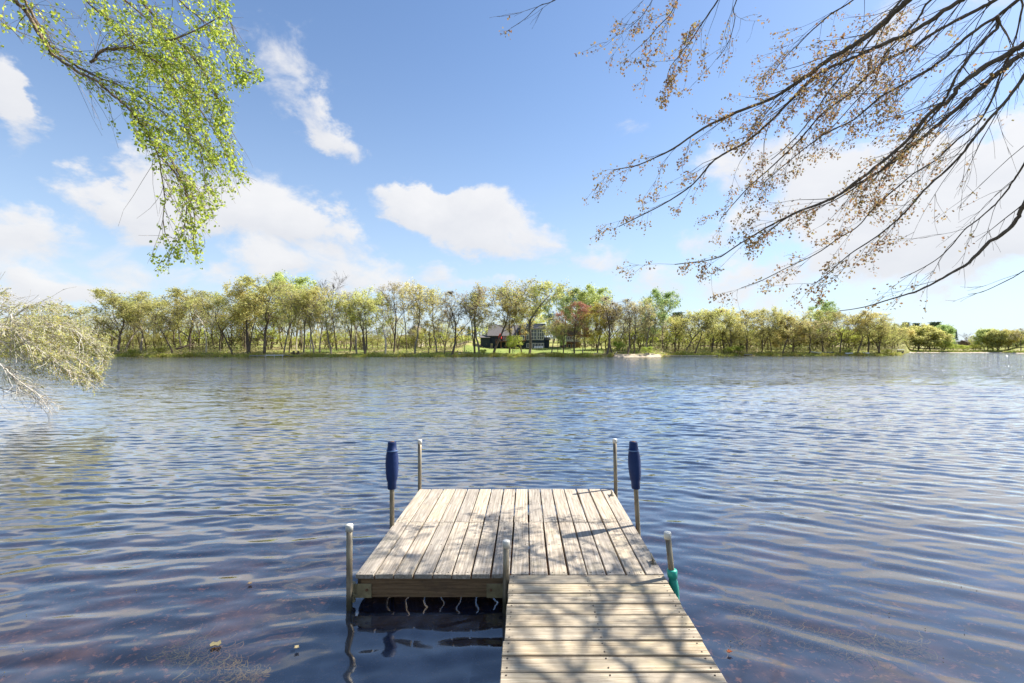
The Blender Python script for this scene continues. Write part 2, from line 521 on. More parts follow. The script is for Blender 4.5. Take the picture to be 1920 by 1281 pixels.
def smooth_line(pts, rads, sub=4):
    """Catmull-Rom through the points"""
    n = len(pts); op, orad = [], []
    for i in range(n - 1):
        p0 = pts[max(i - 1, 0)]; p1 = pts[i]; p2 = pts[i + 1]; p3 = pts[min(i + 2, n - 1)]
        for k in range(sub):
            t = k / sub
            q = 0.5 * ((2 * p1) + (p2 - p0) * t + (2 * p0 - 5 * p1 + 4 * p2 - p3) * t * t + (3 * p1 - p0 - 3 * p2 + p3) * t ** 3)
            op.append(q); orad.append(rads[i] * (1 - t) + rads[i + 1] * t)
    op.append(pts[-1]); orad.append(rads[-1])
    return op, orad


def scatter_leaves(name, tmpl, faces, pos, size, normal_bias, rng, mat, flat=0.0, droop=0.0):
    """many leaves in one mesh. tmpl (k,3) leaf shape with stem at origin pointing +y; pos (n,3); size (n,)"""
    n = len(pos); k = len(tmpl)
    y = rng.normal(size=(n, 3)); y[:, 2] = y[:, 2] * (1 - flat) - droop
    y /= np.linalg.norm(y, axis=1, keepdims=True)
    z = rng.normal(size=(n, 3)) + np.array(normal_bias)
    z -= (z * y).sum(1, keepdims=True) * y
    z /= np.linalg.norm(z, axis=1, keepdims=True)
    x = np.cross(y, z)
    T = np.asarray(tmpl, dtype=np.float64)
    V = pos[:, None, :] + size[:, None, None] * (T[None, :, 0:1] * x[:, None, :] + T[None, :, 1:2] * y[:, None, :] + T[None, :, 2:3] * z[:, None, :])
    V = V.reshape(-1, 3)
    ff = np.concatenate([np.array(f) for f in faces])
    F_ = (ff[None, :] + (np.arange(n) * k)[:, None]).ravel()
    sizes = np.tile(np.array([len(f) for f in faces]), n)
    return mesh_np(name, V, F_, sizes, mat)


QUAD = ([(-.5, 0, 0), (.5, 0, .1), (.45, 1, 0), (-.5, .9, .1)], [(0, 1, 2, 3)])
CLUMP = ([(-.5, 0, 0), (.1, -.2, .1), (.55, .3, 0), (.3, .95, .1), (-.3, .8, -.05)], [(0, 1, 2, 3, 4)])
BIRCH = ([(0, 0, 0), (.42, .28, .08), (.33, .62, .06), (0, 1, 0), (-.33, .62, .06), (-.42, .28, .08)], [(0, 1, 2, 3), (0, 3, 4, 5)])
MAPLE = ([(0, 0, 0), (.5, .18, -.12), (.24, .46, 0), (.42, .82, -.12), (0, 1, .05), (-.42, .82, -.12), (-.24, .46, 0), (-.5, .18, -.12)],
         [(0, 1, 2), (0, 2, 3, 4), (0, 4, 5, 6), (0, 6, 7)])
LANCE = ([(0, 0, 0), (.16, .35, .03), (0, 1, 0), (-.16, .35, .03)], [(0, 1, 2, 3)])
TRI = ([(-.5, 0, 0), (.5, .15, .12), (.05, 1, 0)], [(0, 1, 2)])
GRASS = ([(-.12, 0, 0), (.12, 0, 0), (.04, 1, .15)], [(0, 1, 2)])
BLADE = ([(-.06, 0, 0), (.06, 0, 0), (.02, 1, .15)], [(0, 1, 2)])


# ------------------------------------------------------------------ water, lake bed, land
def far_shore(px):
    return np.interp(px, [-4000, 0, 215, 480, 800, 1000, 1150, 1240, 1262, 1340, 1400, 1500, 1600, 1690, 1706, 1880, 1905, 4000],
                     [120, 127, 133, 129, 127, 132, 128, 131, 146, 147, 156, 157, 158, 160, 290, 285, 240, 230])


def wob(x, y, s, seed=0):
    return (np.sin(x * s + seed) * np.cos(y * s * 1.3 + seed * 2.1) + 0.5 * np.sin(x * s * 2.3 + y * s * 1.7 + seed * 1.3)) / 1.5


def far_height(px, d, Z):
    X = (px - CX) / F * Z
    h = np.interp(d, [-30, -6, -1, 0.0, 1.2, 3, 10, 30, 60, 120, 300], [-3.5, -1.6, -0.35, -0.02, 0.35, 0.6, 1.25, 2.4, 4.2, 7.5, 9.0])
    far_right = np.clip((px - 1700) / 20, 0, 1)
    h = np.where(d > 3, h * (1 - 0.25 * far_right), h)
    h = h + np.clip(d, 0, 6) / 6 * 0.22 * wob(X, Z, 0.21)
    h = h + 1.6 * np.exp(-((px - 878) / 22.0) ** 2) * np.clip((d - 18) / 15, 0, 1)
    return h


def ground_z(px, Z):
    return float(far_height(np.array(float(px)), np.array(Z - float(far_shore(px))), np.array(float(Z))))


def grid_faces(nr, nc):
    i = np.arange(nr - 1)[:, None] * nc + np.arange(nc - 1)[None, :]
    q = np.stack([i, i + 1, i + nc + 1, i + nc], axis=-1).reshape(-1, 4)
    return q


def grid_mesh(name, X, Y, Z, mat, smooth=True):
    nr, nc = X.shape
    q = grid_faces(nr, nc)
    return mesh_np(name, np.stack([X, Y, Z], -1).reshape(-1, 3), q.ravel(), np.full(len(q), 4), mat, smooth)


# water surface: real waves, long smooth ones that cross near the dock
def build_water():
    rng = np.random.default_rng(5)
    c = 2.2
    zr = np.concatenate([np.exp(np.linspace(math.log(1.0), math.log(5.0), 60))[:-1], np.exp(np.linspace(math.log(5.0), math.log(30), 620))[:-1], np.exp(np.linspace(math.log(30), math.log(1100), 240))]) - c
    tt = np.concatenate([np.linspace(-5, -1.15, 24)[:-1], np.linspace(-1.15, 1.15, 430), np.linspace(1.15, 5, 24)[1:]])
    Zg, T = np.meshgrid(zr, tt, indexing='ij')
    Xg = T * (Zg + c)
    H = np.zeros_like(Xg)
    dz = np.gradient(zr)[:, None]; dx = np.abs(np.gradient(tt))[None, :] * (Zg + c)
    rightness = 1 / (1 + np.exp(-(Xg - 0.4 - 0.10 * Zg) * 0.9))
    groups = [  # direction of travel (deg from +Y towards +X), spread, wavelength range, slope, count, weight map
        (34, 7, (0.24, 0.52), 0.034, 14, rightness),
        (14, 9, (0.35, 0.9), 0.022, 10, rightness * .6 + .4),
        (-8, 18, (0.20, 0.56), 0.024, 18, 1 - rightness * .8),
        (18, 28, (0.15, 0.38), 0.050, 22, np.clip((Zg - 3) / 9, 0.05, 1.0)),
        (5, 30, (0.9, 2.6), 0.026, 9, np.clip((Zg - 6) / 14, 0, 1)),
    ]
    for ang, spread, (l0, l1), slope, cnt, w in groups:
        g = np.zeros_like(H)
        for _ in range(cnt):
            a = R(ang + rng.normal() * spread)
            lam = math.exp(rng.uniform(math.log(l0), math.log(l1)))
            k = 2 * math.pi / lam
            kx, kz = k * math.sin(a), k * math.cos(a)
            eff = np.sqrt((dz * abs(math.cos(a))) ** 2 + (dx * abs(math.sin(a))) ** 2)
            fade = np.clip(1.8 - eff / lam * 4.6, 0, 1)
            amp = slope / k * rng.uniform(0.5, 1.5)
            ph = rng.uniform(0, 6.28)
            bend = 0.5 * np.sin(Xg * 0.35 + Zg * .21 + rng.uniform(0, 6)) + 0.35 * np.sin(Zg * 0.5 - Xg * .3 + rng.uniform(0, 6))
            th = kx * Xg + kz * Zg + ph + bend * min(k * 0.12, 1.6)
            g += fade * amp * (np.sin(th) + 0.18 * np.sin(2 * th + 1.2))
        H += g * w
    gust = 0.75 + 0.4 * wob(Xg, Zg, 0.09, 3)
    H = H * gust
    return link('water', grid_mesh('water', Xg, Zg, H, water_material()), kind='structure')


def water_material():
    t = NT('water')
    p = t.pos()
    sep = t.node('ShaderNodeSeparateXYZ'); t.l.new(p, sep.inputs[0])
    X, Y = sep.outputs[0], sep.outputs[1]
    geo = t.node('ShaderNodeNewGeometry')
    # the small ripples: slope vectors, weak in the lee of the near bank, stronger out on the lake
    open_w = t.node('ShaderNodeMapRange'); open_w.interpolation_type = 'SMOOTHSTEP'
    t.l.new(Y, open_w.inputs[0])
    open_w.inputs[1].default_value = 2.5; open_w.inputs[2].default_value = 45.0
    open_w.inputs[3].default_value = 0.08; open_w.inputs[4].default_value = 4.1
    gust = t.noise(t.scaled(p, (0.035, 0.09, 1)), 1.0, 3, 0.6)
    gustf = t.math('MULTIPLY_ADD', gust, 1.9, 0.05)
    tot = None
    for sc, rot, amp, det in (((1.7, 8.0, 1), 12, 0.17, 2), ((5, 24, 1), -10, 0.14, 2), ((0.5, 2.6, 1), 8, 0.09, 1), ((15, 60, 1), 5, 0.07, 1)):
        mp = t.node('ShaderNodeMapping'); t.l.new(p, mp.inputs[0])
        mp.inputs['Scale'].default_value = sc; mp.inputs['Rotation'].default_value = (0, 0, R(rot))
        col = t.noise(mp.outputs[0], 1.0, det, 0.55, 0.2, color=True)
        sub = t.node('ShaderNodeVectorMath', operation='SUBTRACT'); t.l.new(col, sub.inputs[0]); sub.inputs[1].default_value = (.5, .5, .5)
        ml = t.node('ShaderNodeVectorMath', operation='MULTIPLY'); t.l.new(sub.outputs[0], ml.inputs[0]); ml.inputs[1].default_value = (amp * 1.1, amp * 2.2, 0)
        if tot is None: tot = ml.outputs[0]
        else:
            ad = t.node('ShaderNodeVectorMath', operation='ADD'); t.l.new(tot, ad.inputs[0]); t.l.new(ml.outputs[0], ad.inputs[1]); tot = ad.outputs[0]
    sc = t.node('ShaderNodeVectorMath', operation='SCALE'); t.l.new(tot, sc.inputs[0])
    t.l.new(t.math('MULTIPLY', open_w.outputs[0], gustf), sc.inputs['Scale'])
    ad = t.node('ShaderNodeVectorMath', operation='ADD'); t.l.new(geo.outputs['Normal'], ad.inputs[0]); t.l.new(sc.outputs[0], ad.inputs[1])
    nm = t.node('ShaderNodeVectorMath', operation='NORMALIZE'); t.l.new(ad.outputs[0], nm.inputs[0])
    N = nm.outputs[0]
    dt = t.node('ShaderNodeVectorMath', operation='DOT_PRODUCT'); t.l.new(N, dt.inputs[0]); t.l.new(geo.outputs['Incoming'], dt.inputs[1])
    sch = t.math('POWER', t.math('SUBTRACT', 1.0, t.math('ABSOLUTE', dt.outputs['Value']), clamp=True), 5.0)
    refl = t.math('MULTIPLY_ADD', sch, 1.55, 0.115, clamp=True)
    gl = t.node('ShaderNodeBsdfGlossy'); gl.inputs['Roughness'].default_value = 0.06; t.l.new(N, gl.inputs['Normal'])
    gl.inputs[0].default_value = (1, 1, 1, 1)
    tr = t.node('ShaderNodeBsdfTransparent'); tr.inputs[0].default_value = (0.92, 0.92, 0.92, 1)
    df = t.node('ShaderNodeBsdfDiffuse'); df.inputs[0].default_value = WATER_MURK
    m1 = t.node('ShaderNodeMixShader')
    m1.inputs[0].default_value = 0.24
    t.l.new(tr.outputs[0], m1.inputs[1]); t.l.new(df.outputs[0], m1.inputs[2])
    m2 = t.node('ShaderNodeMixShader'); t.l.new(refl, m2.inputs[0])
    t.l.new(m1.outputs[0], m2.inputs[1]); t.l.new(gl.outputs[0], m2.inputs[2])
    t.l.new(m2.outputs[0], t.out.inputs[0])
    va = t.node('ShaderNodeVolumeAbsorption'); va.inputs[0].default_value = (0.66, 0.58, 0.54, 1); va.inputs[1].default_value = 1.2
    t.l.new(va.outputs[0], t.out.inputs[1])
    return t.m


WATER_MURK = (0.026, 0.044, 0.088, 1)
build_water()


def build_near_ground():
    xs = np.concatenate([np.linspace(-70, -12, 50)[:-1], np.linspace(-12, 12, 190), np.linspace(12, 70, 50)[1:]])
    ys = np.concatenate([np.linspace(-45, 0, 50)[:-1], np.linspace(0, 14, 120), np.linspace(14, 130, 70)[1:]])
    Yg, Xg = np.meshgrid(ys, xs, indexing='ij')
    left = np.minimum(-(1.06 * Yg + 2.4) - Xg, (27 - Yg) * .8)
    right = np.minimum(Xg - (1.02 * Yg + 2.9), (10 - Yg) * .8)
    back = -0.6 - Yg
    s = np.maximum(np.maximum(left, right), back) + 0.3 * wob(Xg, Yg, 0.9, 2)
    bed = -0.50 - 0.085 * np.clip(Yg - 3.5, 0, 40) + 0.05 * wob(Xg, Yg, 2.3, 1) + 0.03 * wob(Xg, Yg, 6.1, 4)
    h = np.where(s > 0, np.minimum(0.25 * s + 0.02, 1.4 + 0.2 * wob(Xg, Yg, 0.4)), np.maximum(bed, 0.45 * s))
    t = NT('near_ground')
    p = t.pos()
    sep = t.node('ShaderNodeSeparateXYZ'); t.l.new(p, sep.inputs[0])
    n1 = t.noise(p, 3.0, 6, 0.65); n2 = t.noise(p, 1.1, 4, 0.6); n3 = t.noise(p, 14.0, 4, 0.7)
    mud = t.mix(t.ramp(n1, [(0.35, (0, 0, 0)), (0.65, (1, 1, 1))]), (0.07, 0.050, 0.036), (0.30, 0.185, 0.11))
    mud = t.mix(t.ramp(n2, [(0.46, (1, 1, 1)), (0.60, (0, 0, 0))]), mud, (0.035, 0.032, 0.030))
    mud = t.mix(t.ramp(n3, [(0.55, (0, 0, 0)), (0.68, (.9, .9, .9))]), mud, (0.50, 0.27, 0.13))
    grass = t.mix(t.ramp(n1, [(0.4, (0, 0, 0)), (0.6, (1, 1, 1))]), (0.06, 0.10, 0.03), (0.14, 0.12, 0.06))
    hf = t.node('ShaderNodeMapRange'); t.l.new(sep.outputs[2], hf.inputs[0]); hf.inputs[1].default_value = 0.0; hf.inputs[2].default_value = 0.15
    t.principled(t.mix(hf.outputs[0], mud, grass), 0.95, 0, 0.1)
    me = grid_mesh('lake_bed', Xg, Yg, h, t.m)
    link('lake_bed', me, kind='structure')


build_near_ground()


def build_far_ground():
    px = np.concatenate([np.linspace(-3600, -60, 60)[:-1], np.linspace(-60, 1694, 420), np.linspace(1700, 1720, 12), np.linspace(1724, 2000, 60), np.linspace(2060, 4600, 50)])
    d = np.concatenate([np.linspace(-30, -2, 6)[:-1], np.linspace(-2, 4, 14)[:-1], np.linspace(4, 60, 30)[:-1], np.linspace(60, 320, 16)])
    D, PX = np.meshgrid(d, px, indexing='ij')
    Zg = far_shore(PX) + D
    H = far_height(PX, D, Zg)
    Xg = (PX - CX) / F * Zg
    t = NT('far_ground')
    p = t.pos()
    n1 = t.noise(p, 0.11, 5, 0.65); n2 = t.noise(p, 0.8, 4, 0.7); n3 = t.noise(p, 0.045, 3)
    green = t.mix(n2, (0.20, 0.25, 0.045), (0.32, 0.35, 0.07))
    brown = t.mix(n2, (0.24, 0.18, 0.11), (0.38, 0.30, 0.19))
    c = t.mix(t.ramp(n1, [(0.46, (0, 0, 0)), (0.58, (1, 1, 1))]), green, brown)
    c = t.mix(t.ramp(n3, [(0.5, (0, 0, 0)), (0.62, (.6, .6, .6))]), c, (0.40, 0.36, 0.16))
    t.principled(c, 0.95, 0, 0.1, t.bump(n2, 0.8, 0.3))
    link('far_shore_ground', grid_mesh('far_shore_ground', Xg, Zg, H, t.m), kind='structure')
    # everything beyond: a plain that runs to the horizon, under lake and land alike
    m = MB()
    n = 48
    for r in (1.0, 5200.0):
        for k in range(n):
            a = 2 * math.pi * k / n
            m.v.append((r * math.cos(a), r * math.sin(a), -7.0))
    for k in range(n):
        m.f.append((k, n + k, n + (k + 1) % n, (k + 1) % n))
    m.f.append(tuple(range(n)))
    mat_simple('plain', (0.08, 0.09, 0.04), (0.12, 0.11, 0.06), 0.01, 0.95)
    o = m.build('ground_plain', 'plain'); o['kind'] = 'structure'


build_far_ground()


def patch(name, px0, px1, dfun, mat, lift=0.05, nx=60, ny=16):
    """a strip of other ground lying on the far shore; dfun(px) -> (nearest d, farthest d)"""
    px = np.linspace(px0, px1, nx)
    rows = []
    for v in np.linspace(0, 1, ny):
        lo = np.array([dfun(q)[0] for q in px]); hi = np.array([dfun(q)[1] for q in px])
        rows.append(lo + (hi - lo) * v)
    D = np.array(rows); PX = np.tile(px, (ny, 1))
    Zg = far_shore(PX) + D
    H = far_height(PX, D, Zg) + lift
    o = link(name, grid_mesh(name, (PX - CX) / F * Zg, Zg, H, mat), kind='structure')
    return o


mat_simple('lawn_grass', (0.15, 0.21, 0.035), (0.26, 0.31, 0.065), 0.35, 0.95)
mat_simple('beach_sand', (0.42, 0.34, 0.24), (0.56, 0.47, 0.35), 0.8, 0.95, bump=0.2)
patch('lawn', 868, 1132, lambda q: (4.5 + 0.6 * math.sin(q * .09), 27), 'lawn_grass', 0.06, 90, 26)
patch('lawn', 570, 690, lambda q: (9 + 2 * math.sin(q * .07), 26), 'lawn_grass', 0.06, 60, 16)
patch('beach', 1152, 1240, lambda q: (-0.6, 0.6 + 4.4 * math.sin(math.pi * min(1, max(0, (q - 1146) / 100))) ** .7), 'beach_sand', 0.07)
patch('beach', 1705, 1925, lambda q: (-0.8, 3.0 + math.sin(q * .1)), 'beach_sand', 0.07)


# ------------------------------------------------------------------ dock
def build_dock():
    t0 = P(955, 1077, 3.943)
    deck_z = 0.25
    th = 0.034
    dock = thing('dock', 'weathered wooden dock platform with plank walkway, metal posts and two blue bumpers', 'dock', (t0.x, t0.y, 0))
    rng = random.Random(3)
    W = 2.44; PL = -1.215          # platform from PL to PL + W
    pitch = W / 16; bw = pitch - 0.014
    variants = []

    def board_mesh(L, w, k):
        m = MB(); m.box(0, L, -w / 2, w / 2, -th, 0, 0.004)
        # a slight warp per variant
        rr = random.Random(k)
        bow = rr.uniform(-.0025, .0025)
        m.v = [(x, y + bow * math.sin(math.pi * x / L), z + (0.0015 * rr.uniform(-1, 1) if z > -0.02 else 0)) for x, y, z in m.v]
        me = m.mesh('plank', 'weathered_wood')
        return me
    # platform: two sections of planks laid lengthwise (Y)
    for sec, (y0, L) in enumerate(((0.0, 1.19), (1.20, 1.205))):
        vs = [board_mesh(L, bw, 10 * sec + k) for k in range(5)]
        for i in range(16):
            o = link('deck_plank', vs[rng.randrange(5)], dock)
            x = PL + pitch * (i + 0.5) + rng.uniform(-.002, .002)
            o.location = (x, y0 + rng.uniform(-.004, .004), deck_z + rng.uniform(-.0015, .0015))
            o.rotation_euler = (rng.uniform(-.008, .008), 0, R(90) + rng.uniform(-.003, .003))
            if rng.random() < .5:
                o.location.y += L; o.rotation_euler.z += math.pi
    # walkway planks laid across
    wl = 1.212
    n = 27
    rot = R(0.62)
    vs = []
    for k in range(6):
        m = MB(); m.box(0, wl, -0.0665, 0.0665, -th, 0, 0.004)
        rr = random.Random(50 + k)
        m.v = [(x, y + .002 * rr.uniform(-1, 1), z) for x, y, z in m.v]
        vs.append(m.mesh('walkway_plank', 'walkway_wood'))
    for i in range(n):
        y = -0.078 - i * 0.1478
        o = link('walkway_plank', vs[rng.randrange(6)], dock)
        flip = rng.random() < .5
        ox = y * math.tan(rot)
        o.location = (0.003 + ox + rng.uniform(-.004, .004), y, deck_z - 0.002 + rng.uniform(-.0015, .0015))
        o.rotation_euler = (rng.uniform(-.010, .010), 0, rng.uniform(-.004, .004))
        if flip:
            o.location.x += wl; o.rotation_euler.z += math.pi
    # screws
    m = MB()
    for i in range(16):
        for s in (-1, 1):
            x = PL + pitch * (i + 0.5) + s * 0.045
            for y in (0.03, 0.60, 1.16, 1.235, 1.80, 2.37):
                m.lathe([(0.0055, deck_z - .002, x + rng.uniform(-.004, .004), y + rng.uniform(-.004, .004))] * 1 + [(0.0055, deck_z + .0012, x, y)], 6)
    for i in range(n):
        y = -0.078 - i * 0.1478
        for s in (-1, 1):
            for x in (0.035, 0.60, 1.17):
                m.lathe([(0.0055, deck_z - .004, x + y * math.tan(rot), y + s * .042), (0.0055, deck_z - .0002, x + y * math.tan(rot), y + s * .042)], 6)
    o = m.build('screws', 'screw_metal', dock); o['kind'] = 'stuff'
    # frame beams
    zt = deck_z - th - 0.001
    zb = zt - 0.150
    def beam(x0, x1, y0, y1, name='frame_beam'):
        m = MB(); m.box(x0, x1, y0, y1, zb, zt, 0.004)
        return m.build(name, 'frame_wood', dock)
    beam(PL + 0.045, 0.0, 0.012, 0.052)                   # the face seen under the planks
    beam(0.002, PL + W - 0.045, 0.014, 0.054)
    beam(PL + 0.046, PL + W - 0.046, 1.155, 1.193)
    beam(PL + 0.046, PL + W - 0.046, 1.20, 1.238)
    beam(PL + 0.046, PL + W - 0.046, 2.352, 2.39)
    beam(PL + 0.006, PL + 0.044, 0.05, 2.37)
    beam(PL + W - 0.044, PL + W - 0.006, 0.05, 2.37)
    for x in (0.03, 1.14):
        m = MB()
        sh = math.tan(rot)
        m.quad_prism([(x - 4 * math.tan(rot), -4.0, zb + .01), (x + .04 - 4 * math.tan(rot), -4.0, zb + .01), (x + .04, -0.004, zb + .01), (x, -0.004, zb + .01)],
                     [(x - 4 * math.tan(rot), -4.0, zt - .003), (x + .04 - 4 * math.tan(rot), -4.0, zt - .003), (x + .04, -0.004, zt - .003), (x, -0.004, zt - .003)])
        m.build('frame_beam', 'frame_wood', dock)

    def post(loc, top, r=0.0235, lean=(0, 0), label=None, cap=True, bottom=-0.95):
        """a pipe whose axis passes through loc at deck height"""
        m = MB()
        prof = []
        for z in (bottom, 0, top * .5, top):
            prof.append((r, z, lean[0] * (z - deck_z), lean[1] * (z - deck_z)))
        m.lathe(prof, 14)
        o = m.build('post', 'post_metal', dock, True, (loc[0], loc[1], 0))
        if label: o['label'] = label
        if cap:
            c = MB()
            lx, ly = lean[0] * (top - deck_z), lean[1] * (top - deck_z)
            c.lathe([(r + .0045, top - 0.05, lx, ly), (r + .005, top - .004, lx, ly), (r + .002, top + .003, lx, ly)], 14)
            c.build('post_cap', 'white_plastic', o, True)
        return o

    def bracket(x, y, side, post_dx):
        """side +1: plate to the right of the post"""
        m = MB()
        x0, x1 = (x, x + 0.135) if side > 0 else (x - 0.135, x)
        m.box(min(x0, x1), max(x0, x1), y - 0.0085, y - 0.0015, zb - 0.002, zb + 0.108, 0.0015)
        b = m.build('bracket', 'bracket_metal', dock)
        m = MB()
        for zz in (zb + .062,):
            bx = x + side * .10
            m.tube([(bx, y - .0085, zz), (bx, y - .018, zz)], 0.011, 6)
        m.build('bolt', 'rusty_steel', b)
        # sleeve round the post
        m = MB()
        m.lathe([(0.032, zb - .03, x + post_dx, y - .006), (0.032, zb + .115, x + post_dx, y - .006)], 12)
        m.tube([(x + post_dx + .02, y - .035, zb + .035), (x + post_dx + .055, y - .045, zb + .035)], 0.006, 6)
        m.build('sleeve', 'bracket_metal', b)
    loc = lambda px, py, Z: (P(px, py, Z) - t0)
    # near left corner post
    p = loc(655.5, 1077, 3.905)
    post((p.x, p.y - .005), deck_z + 0.405, label='pipe post at the near left corner of the platform')
    bracket(p.x + .022, 0.010, 1, -.022)
    # middle near post (inner corner with the walkway)
    p = loc(948.5, 1090, 3.86)
    post((p.x, p.y), deck_z + 0.295, lean=(0.01, 0), label='short pipe post in the corner between platform and walkway')
    bracket(p.x - .02, 0.010, -1, .022)
    # near right post with green bumper
    p = loc(1260, 1077, 3.90)
    g = post((p.x, p.y), deck_z + 0.345, lean=(-0.10, 0.0), label='leaning pipe post at the right side with green bumper at its foot')
    m = MB()
    m.lathe([(0.032, 0.02, .025, 0), (0.036, .10, .02, 0), (0.039, .17, .014, 0), (0.034, .225, .008, 0), (0.030, .240, .006, 0), (0.038, .248, .004, 0), (0.040, .300, 0, 0), (0.034, .308, 0, 0)], 16)
    m.build('bumper', 'green_plastic', g, True)
    # far posts
    p = loc(787, 917, 6.36)
    post((p.x, p.y), deck_z + 0.62, 0.0235, label='pipe post at the far left corner of the platform')
    p = loc(1154.5, 918, 6.36)
    post((p.x, p.y), deck_z + 0.63, 0.0235, lean=(-0.02, 0), label='pipe post at the far right corner of the platform')

    def bumper_post(px, py, Z, lean, label, blabel):
        p = loc(px, py, Z)
        top = deck_z + 0.84
        g = post((p.x, p.y), top - .06, 0.0235, lean=lean, label=label, cap=False)
        m = MB()
        f = lambda z: (lean[0] * (z - deck_z), lean[1] * (z - deck_z))
        pr = [(0.037, -.475), (0.043, -.468), (0.0445, -.40), (0.055, -.37), (0.062, -.30), (0.0645, -.21), (0.060, -.14), (0.052, -.10), (0.054, -.092), (0.054, -.080), (0.047, -.076), (0.042, -.02), (0.041, -.004), (0.036, 0)]
        m.lathe([(r, top + z, *f(top + z)) for r, z in pr], 20)
        b = m.build('bumper', 'blue_plastic', g, True); b['label'] = blabel
        m = MB()
        m.lathe([(0.0545, top - .094, *f(top - .094)), (0.0555, top - .088, *f(top - .088)), (0.0545, top - .083, *f(top - .083))], 20)
        m.build('band', 'worn_blue', b, True)
        m = MB()
        m.lathe([(0.0245, top - .05, *f(top - .05)), (0.0245, top + .0015, *f(top))], 14)
        m.build('bumper_opening', 'rusty_steel', b, True)
    bumper_post(735, 985, 5.04, (0.0, 0), 'pipe post at the left side of the platform carrying a blue bumper', 'blue plastic bumper, widest in the middle')
    bumper_post(1196, 985, 5.05, (-0.055, 0), 'pipe post at the right side of the platform, leaning slightly left', 'dark blue plastic bumper with stepped top')
    # cleats
    for (px, py) in ((1147, 929), (1224, 1056)):
        Z = (EYE - deck_z) * F / (py - CY)
        q = loc(px, py, Z)
        m = MB()
        m.box(q.x - .02, q.x + .02, q.y - .03, q.y + .03, deck_z + .001, deck_z + .008, .002)
        m.tube([(q.x, q.y - .018, deck_z + .006), (q.x, q.y - .016, deck_z + .04)], .007, 6)
        m.tube([(q.x, q.y + .018, deck_z + .006), (q.x, q.y + .016, deck_z + .04)], .007, 6)
        m.tube([(q.x - .004, q.y - .07, deck_z + .052), (q.x, q.y - .03, deck_z + .042), (q.x, q.y + .03, deck_z + .042), (q.x + .004, q.y + .07, deck_z + .052)], [.004, .008, .008, .004], 6)
        m.build('cleat', 'galvanised', dock)


build_dock()


# ------------------------------------------------------------------ trees across the lake
def rot_about(v, axis, ang):
    return Matrix.Rotation(ang, 3, axis) @ v


